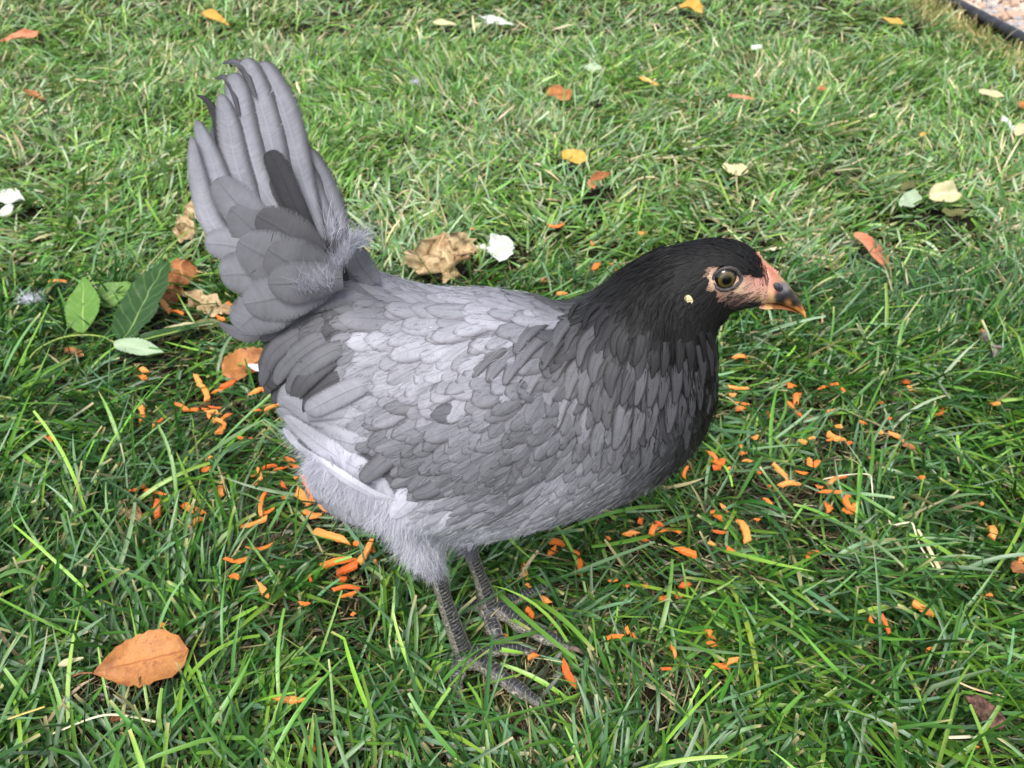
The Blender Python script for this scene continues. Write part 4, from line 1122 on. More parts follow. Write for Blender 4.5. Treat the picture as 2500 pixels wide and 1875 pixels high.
def add_feather_obj(name, V, UV, Q, tn, lc, tipdark=0.0, parent=None, label=None, col=None):
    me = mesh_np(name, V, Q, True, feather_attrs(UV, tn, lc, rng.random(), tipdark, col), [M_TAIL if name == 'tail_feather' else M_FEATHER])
    o = link(name, me, None, parent or hen)
    if label: o['label'] = label
    return o

# scatter contour feathers over the body
tri = []
for f in BF:
    for k in range(1, len(f) - 1): tri.append((f[0], f[k], f[k + 1]))
tri = np.array(tri)
A = BV[tri[:, 0]]; Bq = BV[tri[:, 1]]; Cq = BV[tri[:, 2]]
ar = np.linalg.norm(np.cross(Bq - A, Cq - A), axis=1)
NC = 16000
pick = rng.choice(len(tri), NC, p=ar / ar.sum())
r1, r2 = rng.random(NC), rng.random(NC)
fl = r1 + r2 > 1; r1[fl] = 1 - r1[fl]; r2[fl] = 1 - r2[fl]
cand = A[pick] + (Bq - A)[pick] * r1[:, None] + (Cq - A)[pick] * r2[:, None]
# extra candidates on the small head
hd = rng.choice(np.nonzero((A[:, 0] > 0.07) & (A[:, 2] > 0.30))[0], 9000)
cand = np.concatenate([cand, A[hd] + rng.normal(0, 0.0007, (9000, 3))])
rng.shuffle(cand)
WINGTIP = [(655,940),(720,900),(800,930),(860,1010),(930,1090),(1000,1170),(1015,1235),(880,1195),(740,1095),(680,1010)]
acc = np.zeros((6000, 3)); na = 0; sites = []
for p in cand:
    if is_face(p): continue
    d, v = field(p)
    L, W, tn, lc = v
    if p[2] < 0.128: continue
    if in_poly(near_px(p), WINGTIP): continue
    r = 0.37 * math.sqrt(L * W) * (0.80 if p[1] < YC + 0.01 else 1.1)
    if na and (((acc[:na] - p) ** 2).sum(1) < r * r).any(): continue
    acc[na] = p; na += 1; sites.append((p, d, v))
    if na >= 5990: break
print("feather sites", na)
recs = []
for (p, d, v) in sites:
    L, W, tn, lc = v
    g = rng
    L = L * g.uniform(0.8, 1.4); W = W * g.uniform(0.8, 1.15)
    n = snap(p)[1]; side = np.cross(d, n)
    d2 = norm(d + side * g.normal(0, 0.16))
    tn2 = tn * math.exp(g.normal(0, 0.045))
    p0 = p - d2 * L * 0.5
    neck = p[0] > 0.045 and p[2] > 0.2
    point = 0.75 if neck and tn < 130 else 0.15
    lift = 0.045 * L + 0.0004
    V, UV = feather_on_body(p0, d2, L, W, tn, lc, point, lift, g, curve=g.normal(0, 0.25))
    if V is None: continue
    recs.append((L * W * (1 if p[1] < YC + 0.005 else 0.2), V, UV, tn2, lc * g.uniform(0.6, 1.1), p))
recs.sort(key=lambda r: -r[0])
for r in recs[:290]:
    add_feather_obj("body_feather", r[1], r[2], FQ, r[3], min(1, r[4]))
rest = recs[285:]
nvv = NU * NV
if rest:
    Vs = np.concatenate([r[1] for r in rest]); UVs = np.concatenate([r[2] for r in rest])
    Qs = np.concatenate([FQ + i * nvv for i in range(len(rest))])
    tones = np.concatenate([np.concatenate([np.tile(grey(r[3]), (nvv, 1)), np.full((nvv, 1), min(1, r[4]))], 1) for r in rest])
    rnds = np.repeat(rng.random(len(rest)), nvv)
    me = mesh_np("small_plumage", Vs, Qs, True, {'tone': ('FLOAT_COLOR', tones), 'fuv': ('FLOAT_VECTOR', UVs), 'frand': ('FLOAT', rnds)}, [M_FEATHER])
    tag(link("small_plumage", me, None, hen), kind='stuff')

# tail: control points in photograph pixels, read at (400 + x/2.212, 100 + y/2.212)
def tz(x, y): return (400 + x / 2.212, 100 + y / 2.212)
def tail_feather(zp, wz, tn, lc, y_off, point=0.3, tipdark=0.15, name="tail_feather", normal=(0.15, -1, 0.25), twist=0.0, root=0.35, label=None, camber=0.10, asym=0.0):
    Yp = YC + y_off
    pts = [at(*tz(x, y), Yp) for x, y in zp][::-1]      # root first
    pts[0] = pts[0] + np.array([0, 0.3 * (YC - pts[0][1]), 0])
    W = wz * (1.35 if name == 'tail_covert' else 1.32) / 2.212 / FPX * ((pts[1] - _cam) @ _fw)
    V, UV, Q = feather_free(pts, W, normal, point, 7, 26, camber, root, twist=twist, asym=asym)
    add_feather_obj(name, V, UV, Q, tn, lc, tipdark, label=label)
# far half of the tent, seen past the near half
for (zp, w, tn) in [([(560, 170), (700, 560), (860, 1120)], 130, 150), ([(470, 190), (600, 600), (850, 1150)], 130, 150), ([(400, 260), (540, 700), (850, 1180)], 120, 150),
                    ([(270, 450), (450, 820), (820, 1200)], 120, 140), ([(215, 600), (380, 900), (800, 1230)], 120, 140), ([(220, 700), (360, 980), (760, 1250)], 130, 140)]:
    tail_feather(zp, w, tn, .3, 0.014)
TF = [([(775, 570), (850, 760), (930, 1000), (915, 1180)], 124, 160, .6, .012, .45),
      ([(735, 600), (790, 800), (870, 1020), (880, 1180)], 130, 172, .6, .010, .45),
      ([(520, 110), (560, 190), (655, 400), (745, 720), (860, 1100)], 132, 182, .7, .0075, .45),
      ([(430, 92), (470, 180), (550, 430), (655, 800), (850, 1120)], 128, 190, .7, .005, .5),
      ([(315, 122), (370, 112), (420, 135), (450, 190), (500, 300)], 40, 120, .4, .0045, .9),
      ([(365, 172), (395, 260), (445, 520), (565, 850), (830, 1150)], 122, 192, .7, .0025, .5),
      ([(272, 208), (320, 195), (355, 225), (380, 290), (410, 400)], 34, 116, .4, .0022, .9),
      ([(175, 292), (235, 325), (285, 420), (330, 620), (480, 900), (800, 1180)], 46, 96, .2, .0015, .9),
      ([(305, 280), (345, 430), (405, 720), (520, 950), (800, 1190)], 120, 192, .6, .0, .65),
      ([(175, 420), (240, 600), (330, 850), (500, 1100), (800, 1240)], 118, 194, .6, -.004, .65),
      ([(150, 510), (185, 740), (270, 1000), (450, 1180), (780, 1270)], 104, 196, .5, -.008, .65)]
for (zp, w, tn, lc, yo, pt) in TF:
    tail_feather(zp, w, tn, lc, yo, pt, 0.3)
CV = [([(565, 592), (620, 690), (700, 870), (790, 1060)], 100, 92, .4, -.002, .05),
      ([(600, 720), (680, 860), (800, 1080)], 110, 104, .3, .002, .2),
      ([(285, 740), (370, 850), (520, 1010), (780, 1230)], 165, 146, .3, -.012, .3),
      ([(500, 940), (620, 1010), (750, 1110), (890, 1260)], 190, 104, .1, -.0150, .3),
      ([(215, 1092), (380, 1110), (560, 1180), (820, 1290)], 165, 150, .3, -.017, .15),
      ([(360, 900), (520, 1050), (660, 1170), (850, 1290)], 230, 132, .1, -.0135, .4),
      ([(300, 1265), (430, 1260), (600, 1280), (860, 1340)], 200, 140, .35, -.022, .05),
      ([(400, 1080), (600, 1190), (880, 1330)], 240, 128, .08, -.0235, .5),
      ([(560, 1120), (700, 1210), (900, 1320)], 230, 116, .08, -.026, .5),
      ([(290, 1520), (380, 1570), (480, 1590), (640, 1560)], 66, 120, .2, -.010, .8),
      ([(395, 1560), (480, 1490), (600, 1440), (800, 1400)], 200, 142, .3, -.030, .05),
      ([(430, 1420), (560, 1400), (700, 1370), (900, 1340)], 210, 134, .15, -.031, .3),
      ([(560, 1310), (700, 1310), (950, 1330)], 180, 120, .1, -.034, .5),
      ([(780, 1060), (850, 1180), (960, 1330)], 140, 80, .2, -.010, .3),
      ([(960, 1010), (960, 1120), (990, 1260), (1040, 1330)], 110, 116, .2, -.004, .3),
      ([(1020, 1120), (1060, 1210), (1140, 1320)], 120, 126, .2, -.006, .3)]
for (zp, w, tn, lc, yo, pt) in CV:
    tail_feather(zp, w, tn, lc, yo, pt, 0.1, "tail_covert", root=0.5)

# long flank and wing feathers laid over the side (pixels root -> tip)
def surf_feather(px, W, tn, lc, off, point=0.3, name="wing_feather", tipdark=0.0, label=None, col=None, camber=0.1):
    P = []; Ns = []
    last = None
    for (x, y) in px:
        h, n = hit(x, y)
        if h is None and name == 'hackle_feather': return
        if h is None:
            yv = last[1] if last is not None else YC - 0.05
            h = at(x, y, yv); n = Ns[-1] if Ns else np.array([0, -1, 0.2])
        last = h; P.append(h + n * (off * 0.6 if len(P) > 1 else (off * 0.3 if P else -0.005))); Ns.append(n)
    nn = norm(np.mean(Ns, axis=0))
    Wm = W / FPX * ((P[1] - _cam) @ _fw)
    V, UV, Q = feather_free(P, Wm, nn, point, 7, 22, camber, 0.08)
    add_feather_obj(name, V, UV, Q, tn, lc, tipdark, label=label, col=col)
WF = [([(1010, 1190), (900, 1150), (800, 1090), (705, 1012)], 74, 196, .0, .006, .25),
      ([(1030, 1240), (930, 1205), (820, 1135), (745, 1075), (712, 1030)], 54, 232, .0, .010, .3),
      ([(960, 1120), (860, 1080), (770, 1040), (690, 985)], 84, 184, .05, .008, .2),
      ([(960, 1060), (860, 1020), (780, 1000), (700, 960)], 80, 176, .1, .009, .2),
      ([(930, 1000), (850, 990), (790, 985), (745, 1010)], 66, 168, .1, .012, .2),
      ([(900, 900), (820, 925), (760, 965), (732, 1005)], 52, 98, .3, .014, .2),
      ([(960, 930), (880, 940), (800, 975), (770, 990)], 60, 160, .2, .0145, .1),
      ([(900, 860), (800, 905), (740, 930), (700, 985)], 70, 150, .3, .010, .15),
      ([(860, 800), (770, 850), (715, 900), (690, 980)], 62, 100, .5, .011, .2), ([(850, 830), (780, 870), (735, 915), (715, 985)], 58, 112, .5, .012, .2), ([(840, 780), (750, 820), (690, 880), (662, 960)], 58, 98, .5, .009, .2),
      ([(830, 765), (740, 812), (680, 865), (652, 940)], 58, 110, .5, .010, .2), ([(860, 790), (780, 830), (725, 880), (698, 930)], 56, 118, .5, .014, .2),
      ([(900, 830), (820, 855), (760, 895), (728, 945)], 56, 120, .5, .015, .2), ([(880, 850), (810, 880), (765, 920), (742, 965)], 52, 104, .5, .016, .2),
      ([(1060, 1180), (1000, 1215), (960, 1250)], 60, 212, .0, .008, .4),
      ([(980, 1090), (940, 1120), (890, 1160)], 56, 126, .8, .011, .1),
      ([(1100, 1160), (1060, 1185), (1010, 1195)], 52, 132, .7, .010, .1)]
WF += [([(980, 715), (880, 712), (780, 735), (700, 775)], 78, 128, .3, .005, .3),
       ([(930, 735), (830, 740), (720, 770), (645, 830)], 84, 108, .3, .006, .25),
       ([(900, 765), (800, 785), (705, 835), (650, 905)], 84, 96, .35, .008, .2),
       ([(880, 800), (790, 830), (720, 880), (672, 940)], 80, 88, .4, .010, .15)]
for (px, w, tn, lc, off, pt) in WF:
    surf_feather(px, w, tn, lc, off, pt, label="long white flight feather along the wing edge" if tn == 232 else None)

# hackle: long pointed feathers hanging from the neck over shoulder and breast, in tiers
TIPS = np.array([(1160, 915), (1205, 965), (1275, 1000), (1345, 1050), (1410, 1115), (1465, 1165), (1525, 1185), (1590, 1170), (1650, 1130), (1700, 1070), (1735, 1000), (1752, 930)], float)
HEADS = np.array([(1500, 640), (1515, 655), (1530, 670), (1550, 690), (1570, 700), (1590, 710), (1615, 720), (1640, 730), (1665, 740), (1690, 755), (1715, 775), (1735, 790)], float)
hk = 0
for ti, (f, nfe, ln, wd, tn, off) in enumerate([(1.0, 19, 190, 52, 122, .0036), (0.80, 18, 170, 48, 112, .0048), (0.60, 16, 150, 38, 100, .0054), (0.42, 14, 115, 28, 70, .0058)]):
    for k in range(nfe):
        x = np.clip((k + 0.5 * (ti % 2) + rng.normal(0, 0.18)) / (nfe - 0.5), 0, 1) * (len(TIPS) - 1)
        i0 = min(int(x), len(TIPS) - 2); fr = x - i0
        tp_ = TIPS[i0] * (1 - fr) + TIPS[i0 + 1] * fr; hd_ = HEADS[i0] * (1 - fr) + HEADS[i0 + 1] * fr
        tip_ = hd_ + (tp_ - hd_) * (f * rng.uniform(0.94, 1.05))
        dist = np.linalg.norm(tip_ - hd_); dr = (hd_ - tip_) / dist
        L_ = min(ln * rng.uniform(0.9, 1.15), dist * 0.95)
        # feathers leave the neck a little steeper than they end
        bow = np.array([dr[1], -dr[0]]) * (0.10 * L_) * (1 if x < 5 else -0.2)
        p0_ = tip_ + dr * L_; m1 = tip_ + dr * L_ * 0.62 + bow * 0.8; m2 = tip_ + dr * L_ * 0.3 + bow
        shade = 1.0 - 0.38 * np.clip((x - 7) / 4, 0, 1)
        t_ = tn * shade * math.exp(rng.normal(0, 0.06))
        surf_feather([tuple(p0_), tuple(m1), tuple(m2), tuple(tip_)], wd * (1 - 0.25 * np.clip((x - 6) / 5, 0, 1)) * rng.uniform(0.85, 1.15), t_, 1.0, off + 0.0004 * (k % 3), 0.62, name="hackle_feather")

# ------------------------------------------------------------------ down, bristles and hair-like feathers
def strands(items, width, seg=3):
    """items: (root, direction, length, bend vector, colour)"""
    n = len(items); K = seg + 1
    R = np.array([i[0] for i in items]); D = norm(np.array([i[1] for i in items])); L = np.array([i[2] for i in items]); Bn = np.array([i[3] for i in items]); Cc = np.array([i[4] for i in items])
    s = np.linspace(0, 1, K)
    P = R[:, None] + D[:, None] * (s[None, :, None] * L[:, None, None]) + Bn[:, None] * (s[None, :, None] ** 2) * L[:, None, None]
    view = norm(rng.normal(0, 0.5, (n, 3)) + np.array([0, -0.8, 0.5]))
    S = norm(np.cross(D, view))
    w = width * (1 - 0.75 * s)
    V = np.stack([P - S[:, None] * w[None, :, None], P + S[:, None] * w[None, :, None]], 2)
    idx = np.arange(n * K * 2).reshape(n, K, 2)
    Q = np.stack([idx[:, :-1, 0], idx[:, :-1, 1], idx[:, 1:, 1], idx[:, 1:, 0]], -1).reshape(-1, 4)
    C = np.repeat(np.repeat(Cc[:, None], K, 1)[:, :, None], 2, 2).reshape(-1, 3)
    return V.reshape(-1, 3), Q, np.concatenate([C, np.ones((len(C), 1))], 1)

def fluff(pxs, spread, n, dirpx, L, tn, width=0.00011, jit=0.35, Y=None, name="down_fluff", off=0.0):
    it = []
    for k in range(n):
        i = rng.integers(len(pxs)); x, y = pxs[i]
        x += rng.normal(0, spread); y += rng.normal(0, spread)
        h, nn = hit(x, y) if Y is None else (at(x, y, Y + rng.normal(0, 0.004)), np.array([0, -1, 0.3]))
        if h is None: continue
        dx, dy = dirpx[i] if isinstance(dirpx, list) else dirpx
        p2 = at(x + dx * 10, y + dy * 10, h[1])
        d = norm(norm(p2 - h) + rng.normal(0, jit, 3) * 0.6 + nn * rng.uniform(0.05, 0.6))
        it.append((h + nn * off, d, L * rng.uniform(0.5, 1.3), rng.normal(0, 0.25, 3), grey(tn * math.exp(rng.normal(0, 0.08)))))
    V, Q, C = strands(it, width, 4)
    tag(link(name, mesh_np(name, V, Q, True, {'tone': ('FLOAT_COLOR', C)}, [M_DOWN]), None, hen), kind='stuff')
# vent and belly rim
fluff([(725, 1050), (740, 1090), (765, 1125), (790, 1150), (830, 1170), (870, 1190), (900, 1210)], 13, 6500, [(-.9, .5), (-.8, .7), (-.6, .9), (-.4, 1), (-.3, 1), (-.2, 1), (-.2, 1)], 0.009, 196)
fluff([(930, 1240), (960, 1260), (985, 1290), (1005, 1320), (1030, 1350), (1060, 1370)], 16, 4200, [(-.5, .8), (-.3, 1), (-.2, 1), (-.1, 1), (0, 1), (.1, 1)], 0.010, 214, jit=0.3)
fluff([(1060, 1390), (1080, 1385), (1050, 1375), (1150, 1345)], 10, 1600, (0.15, 1), 0.008, 132, jit=0.25)
fluff([(1100, 1350), (1200, 1330), (1300, 1300), (1020, 1330)], 24, 1800, (-.9, .35), 0.010, 205, jit=0.12)
# tufts at the tail root
fluff([tz(1010, 1100), tz(980, 1170), tz(940, 1230), tz(1040, 1090)], 7, 1100, [(.35, -.9), (.1, -.9), (-.1, -.8), (.7, -.6)], 0.0105, 190, Y=YC - 0.018, jit=0.4)
fluff([tz(900, 1010), tz(930, 1050)], 10, 120, [(.1, -1), (.2, -1)], 0.014, 196, Y=YC - 0.012, jit=0.4)
fluff([tz(760, 1340), tz(820, 1320), tz(880, 1300)], 10, 400, (-.3, -.8), 0.009, 176, Y=YC - 0.038, jit=0.5)

# loose barbs that soften the feather edges all over the body
it = []
bvi = np.nonzero((BV[:, 2] > 0.135))[0]
for k in range(15000):
    p = BV[rng.choice(bvi)] + rng.normal(0, 0.0011, 3)
    q, n = snap(p)
    if q[0] > 0.10 and q[2] > 0.33: continue
    if q[1] > YC + 0.02 and rng.random() < 0.6: continue
    d, v = field(q)
    side = np.cross(d, n)
    sgn = rng.choice([-1, 1])
    c = grey(v[2] * math.exp(rng.normal(-0.03, 0.14)))
    it.append((q + n * rng.uniform(0.0022, 0.0036), norm(d + side * sgn * rng.uniform(0.0, 0.5) + n * rng.uniform(-0.02, 0.10)), 0.0065 * rng.uniform(0.5, 1.5), -side * sgn * 0.2 - n * 0.05, c))
V, Q, C = strands(it, 0.00013, 3)
tag(link("loose_barbs", mesh_np("loose_barbs", V, Q, True, {'tone': ('FLOAT_COLOR', C)}, [M_DOWN]), None, hen), kind='stuff')

# head and neck: fine needle feathers
it = []
hv = np.nonzero((BV[:, 0] > 0.068) & (BV[:, 2] > 0.285))[0]
for k in range(15000):
    p = BV[rng.choice(hv)] + rng.normal(0, 0.0011, 3)
    q, n = snap(p)
    if is_face(q): continue
    d, v = field(q)
    hz = np.clip((q[2] - 0.30) / 0.06, 0, 1)
    head = q[0] > 0.095 and q[2] > 0.335
    if not head and rng.random() > (0.22 if v[2] < 56 else 0.04): continue
    L = (0.0055 if head else 0.010) * rng.uniform(0.6, 1.3)
    if q[0] > 0.135: L *= 0.55
    c = grey(min(60, v[2] * 0.8) * math.exp(rng.normal(0, 0.2)))
    side = np.cross(d, n)
    it.append((q + n * (0.0006 if head else 0.003), norm(d + n * rng.uniform(0.06, 0.24) + side * rng.normal(0, 0.13)), L, -n * 0.12, c))
V, Q, C = strands(it, 0.00026, 3)
tag(link("head_feathering", mesh_np("head_feathering", V, Q, True, {'tone': ('FLOAT_COLOR', C)}, [M_DOWN]), None, hen), kind='stuff')
# sparse bristles on the face, thicker below the eye and along the jaw
it = []
EYE_PX = (1771, 680)
fv = np.nonzero(face_v)[0]
for k in range(8500):
    p = BV[rng.choice(fv)] + rng.normal(0, 0.0009, 3)
    q, n = snap(p)
    x, y = near_px(q)
    r = math.hypot(x - EYE_PX[0], y - EYE_PX[1])
    if r < 36: continue
    dens = 0.10
    if y > 715: dens = 0.42
    if y > 735: dens = 0.6
    if x < 1800 and y > 700: dens = 0.6
    if x < 1740 and y < 700: dens = 0.3
    if 1800 < x < 1875 and y < 672: dens = 0.75
    if x > 1860: dens = 0.22
    if x > 1870 and y > 725: dens = 0.03
    if rng.random() > dens: continue
    d = norm(at(x - 10, y + (3 if y > 690 else -1), q[1]) - at(x, y, q[1]))
    if x > 1840 and y < 700: d = norm(at(x - 4, y - 9, q[1]) - at(x, y, q[1]))
    if q[1] > YC: d = d * np.array([1, -1, 1])
    it.append((q + n * 0.0001, norm(d + n * rng.uniform(0.05, 0.3) + rng.normal(0, 0.12, 3)), 0.0038 * rng.uniform(0.5, 1.3), -n * 0.1, grey(38 * math.exp(rng.normal(0, 0.3)))))
V, Q, C = strands(it, 0.00013, 3)
tag(link("face_bristles", mesh_np("face_bristles", V, Q, True, {'tone': ('FLOAT_COLOR', C)}, [M_DOWN]), None, hen), kind='stuff')

# ------------------------------------------------------------------ eye, beak, comb, ear lobe
def mat_eye():
    t = NT("eye_iris")
    x, y, z = t.sep(t.objc())
    r = t.m('SQRT', t.m('ADD', t.m('MULTIPLY', x, x), t.m('MULTIPLY', y, y)))
    nz = t.noise(t.objc(), 1400.0, 2.0).outputs['Fac']
    r2 = t.m('ADD', r, t.m('MULTIPLY', t.m('SUBTRACT', nz, 0.5), 0.0003))
    c = t.mix(t.ss(r2, 0.0026, 0.0030), (0.003, 0.003, 0.003, 1), rgb((66, 60, 34)))
    c = t.mix(t.ss(r2, 0.0036, 0.0043), c, rgb((86, 76, 42)))
    c = t.mix(t.ss(r2, 0.0044, 0.0050), c, (0.006, 0.006, 0.007, 1))
    return t.done(t.bsdf(c, 0.05, 0.4, None, Coat_Weight=0.3, Coat_Roughness=0.02))
M_EYE = mat_eye()
M_LID = mat_simple("eyelid_skin", (36, 33, 35), (84, 78, 78), 900, 0.55, 0.35, 0.9, 0.0006)
eh, en = hit(*EYE_PX)
def uv_ball(r, nseg=40, nring=24, sq=(1, 1, 1)):
    vv = []
    for j in range(nring + 1):
        th = math.pi * j / nring
        for i in range(nseg):
            a = 2 * math.pi * i / nseg
            vv.append((r * math.sin(th) * math.cos(a) * sq[0], r * math.sin(th) * math.sin(a) * sq[1], r * math.cos(th) * sq[2]))
    return vv, grid_quads(nseg, nring + 1, 0, True)
for sg in (-1, 1):
    n = norm(np.array([0.10, -1.0, 0.16])); c = eh.copy()
    if sg == 1: n = n * [1, -1, 1]; c[1] = 2 * YC - c[1]
    zax = Vector(n); xax = Vector((1, 0, 0)); xax = (xax - zax * xax.dot(zax)).normalized(); yax = zax.cross(xax)
    Rm = Matrix((xax, yax, zax)).transposed().to_4x4()
    vv, qq = uv_ball(0.0074, 40, 24, (1, 1, 0.72))
    o = link("eye", mesh_poly("eye", vv, qq), M_EYE)
    o.parent = hen; o.matrix_parent_inverse = parent_inv(hen)
    o.matrix_basis = Matrix.Translation(Vector(c - n * 0.0024)) @ Rm
    # lid ring drawn out to a corner towards the beak
    P = []
    for k in range(48):
        a = 2 * math.pi * k / 48
        rx = 0.0074 + 0.0020 * max(0, math.cos(a - (-0.25 if sg < 0 else 0.25))) ** 5
        ry = 0.0068
        P.append((rx * math.cos(a) + 0.0003, ry * math.sin(a), 0.0006 - 0.0014 * (abs(math.cos(a))) ** 3))
    P = np.array(P)
    vv = []; nn_ = 10
    for k in range(48):
        t_ = norm(P[(k + 1) % 48] - P[k - 1]); s_ = norm(np.cross(t_, [0, 0, 1])); u_ = np.cross(s_, t_)
        rr = 0.0010 * (1 + 0.12 * math.sin(k * 1.9))
        for i in range(nn_):
            a = 2 * math.pi * i / nn_
            vv.append(P[k] + s_ * rr * 1.15 * math.cos(a) + u_ * rr * 0.8 * math.sin(a))
    qq = [(k * nn_ + i, k * nn_ + (i + 1) % nn_, ((k + 1) % 48) * nn_ + (i + 1) % nn_, ((k + 1) % 48) * nn_ + i) for k in range(48) for i in range(nn_)]
    o = link("eyelid", mesh_poly("eyelid", vv, qq), M_LID)
    o.parent = hen; o.matrix_parent_inverse = parent_inv(hen)
    o.matrix_basis = Matrix.Translation(Vector(c + n * 0.0004)) @ Rm

BK = [((1860,650),(1860,728),.0096),((1874,645),(1872,733),.0104),((1893,661),(1886,735),.0092),((1912,680),(1902,738),.0072),((1930,700),(1922,746),.0058),((1946,722),(1941,756),.0043),((1958,742),(1956,767),.0028),((1966,762),(1965,776),.0014),((1968,776),(1968,779),.0004)]
def beak_mesh(pairs, colf, nst=26, shift=0.0, sharp=0.75):
    T3 = catmull([at(*a, YC) for a, b, c in pairs], nst); B3 = catmull([at(*b, YC) for a, b, c in pairs], nst); w = catmull([(c,) for a, b, c in pairs], nst)[:, 0]
    n = 20; vv = []; ph = np.linspace(0, 2 * np.pi, n, endpoint=False)
    for i in range(nst):
        c = B3[i] + (T3[i] - B3[i]) * 0.5; a = (T3[i] - B3[i]) / 2
        for p in ph:
            # ridge on top, flat below
            ww = w[i] * math.copysign(abs(math.sin(p)) ** sharp, math.sin(p)) * (1 - 0.25 * max(0, math.cos(p)))
            vv.append(c + a * math.cos(p) * 0.96 + np.array([0, ww, 0]))
    vv = np.array(vv); q = grid_quads(n, nst, 0, True); q.append(tuple(range(n))); q.append(tuple((nst - 1) * n + i for i in range(n))[::-1])
    col = np.array([list(colf(v)) + [1] for v in vv])
    return mesh_poly("beak", vv, q, {'tone': ('FLOAT_COLOR', col)})
BC = [(1880,662,(176,112,90)),(1896,668,(186,124,92)),(1880,690,(192,142,124)),(1912,682,(186,140,96)),(1880,715,(222,176,140)),(1880,732,(226,184,130)),(1900,725,(62,60,66)),(1915,705,(120,122,130)),(1915,720,(40,40,45)),(1910,695,(96,98,106)),(1935,712,(44,42,42)),(1938,740,(26,26,29)),(1952,737,(40,36,34)),(1930,700,(120,104,84)),(1930,720,(32,32,36)),  # light greys beside the nostril are a highlight painted on the dark horn
 (1945,735,(30,29,32)),(1905,738,(30,28,30)),(1925,745,(176,120,70)),(1945,757,(226,150,76)),(1950,745,(60,48,40)),(1958,752,(150,96,50)),(1963,765,(232,160,86)),(1967,776,(238,170,90)),(1946,722,(70,62,54)),(1896,705,(150,100,88)),(1890,700,(196,124,104))]
def beak_col(p):
    q = near_px(p); w = np.array([1 / (((q[0] - a) ** 2 + (q[1] - b) ** 2) + 6) ** 2.6 for a, b, c in BC]); w /= w.sum()
    return sum(wi * lin(c) for wi, (a, b, c) in zip(w, BC)) * 0.9
o = link("upper_beak", beak_mesh(BK, beak_col), M_BEAK, hen)
LB = [((1846,732),(1848,742),.0070),((1862,734),(1866,745),.0074),((1885,735),(1888,746),.0062),((1915,742),(1919,751),.0046),((1938,753),(1940,759),.0028),((1950,762),(1950,764),.0010)]
def lb_col(p):
    x = near_px(p)[0]
    return lin((190, 142, 120)) * 0.8 if x < 1866 else (lin((206, 164, 112)) * 0.8 if x < 1885 else lin((150, 100, 62)) * 0.7)
link("lower_beak", beak_mesh(LB, lb_col, 20), M_BEAK, hen)
# nostrils under a small flap
M_NOS = mat_simple("nostril_horn", (34, 34, 38), (74, 76, 84), 700, 0.4, 0.4, 0.5)
bk_bvh = None
for sg in (-1, 1):
    c = at(1899, 701, YC - 0.0084)
    if sg == 1: c[1] = 2 * YC - c[1]
    vv, qq = uv_ball(1.0, 20, 12)
    vv = np.array(vv) * [0.0038, 0.0014, 0.0023]
    a = -0.6
    vv = np.stack([vv[:, 0] * math.cos(a) - vv[:, 2] * math.sin(a), vv[:, 1], vv[:, 0] * math.sin(a) + vv[:, 2] * math.cos(a)], 1) + c
    link("nostril", mesh_poly("nostril", vv, qq), M_NOS, hen)
# comb
CP = catmull([at(x, y, YC) for x, y in [(1836, 630), (1845, 625), (1853, 638), (1866, 650), (1880, 662), (1893, 672)]], 30)
v, q, uv = tube(CP, 0.0024 * (0.75 + 0.35 * np.abs(np.sin(np.arange(30) * 1.3))), 12, 1.15, (0.5, 0, 1))
v = v + rng.normal(0, 0.00022, v.shape)
link("comb", mesh_poly("comb", v, q), mat_simple("comb_skin", (166, 108, 92), (200, 150, 128), 900, 0.5, 0.4, 1.0, 0.0008), hen)
# ear lobes
M_LOBE = mat_simple("ear_lobe_skin", (186, 176, 128), (214, 208, 166), 700, 0.6, 0.3, 0.9, 0.001)
lh, ln_ = hit(1682, 737)
for sg in (-1, 1):
    c = lh + ln_ * 0.0003
    vv, qq = uv_ball(1.0, 18, 12)
    vv = np.array(vv) * [0.0024, 0.0012, 0.0050]
    a = 0.45
    vv = np.stack([vv[:, 0] * math.cos(a) - vv[:, 2] * math.sin(a), vv[:, 1], vv[:, 0] * math.sin(a) + vv[:, 2] * math.cos(a)], 1) + rng.normal(0, 0.0002, vv.shape) + c
    if sg == 1: vv[:, 1] = 2 * YC - vv[:, 1]
    link("ear_lobe", mesh_poly("ear_lobe", vv, qq), M_LOBE, hen)

# loose white feather and down on the grass
def loose_feather(px, w, label, z=0.03, tn=235):
    P = [on(a, b, z) for a, b in px]
    V, UV, Q = feather_free(P, w / FPX * ((P[0] - _cam) @ _fw), (0, -0.5, 1), 0.6, 7, 18, 0.1, 0.3)
    o = link("loose_feather", mesh_np("loose_feather", V - P[0], Q, True, feather_attrs(UV, tn, 0, 0.3), [M_FEATHER])); o.location = Vector(P[0])
    tag(o, label, "feather")
loose_feather([(655, 905), (630, 898), (605, 890)], 18, "small white feather on the grass behind the hen's rump", 0.034)
loose_feather([(660, 925), (648, 920)], 12, "tiny white feather tip just below the small one", 0.03)
for (px, py, label, nn_) in ((70, 730, "tuft of white down caught in the grass at left", 260), (1012, 200, "small wisp of grey down on the upper lawn", 110)):
    c = on(px, py, 0.03); it = []
    for k in range(nn_):
        dd = norm(rng.normal(0, 1, 3) * [1, 1, 0.6] + [0.4, 0, 0.4])
        it.append((rng.normal(0, 0.004, 3) * [1.6, 1, 0.5], dd, 0.011 * rng.uniform(0.5, 1.2), rng.normal(0, 0.3, 3), grey(230)))
    V, Q, C = strands(it, 0.00018, 4)
    o = link("down_tuft", mesh_np("down_tuft", V, Q, True, {'tone': ('FLOAT_COLOR', C)}, [M_DOWN])); o.location = Vector(c)
    tag(o, label, "down")

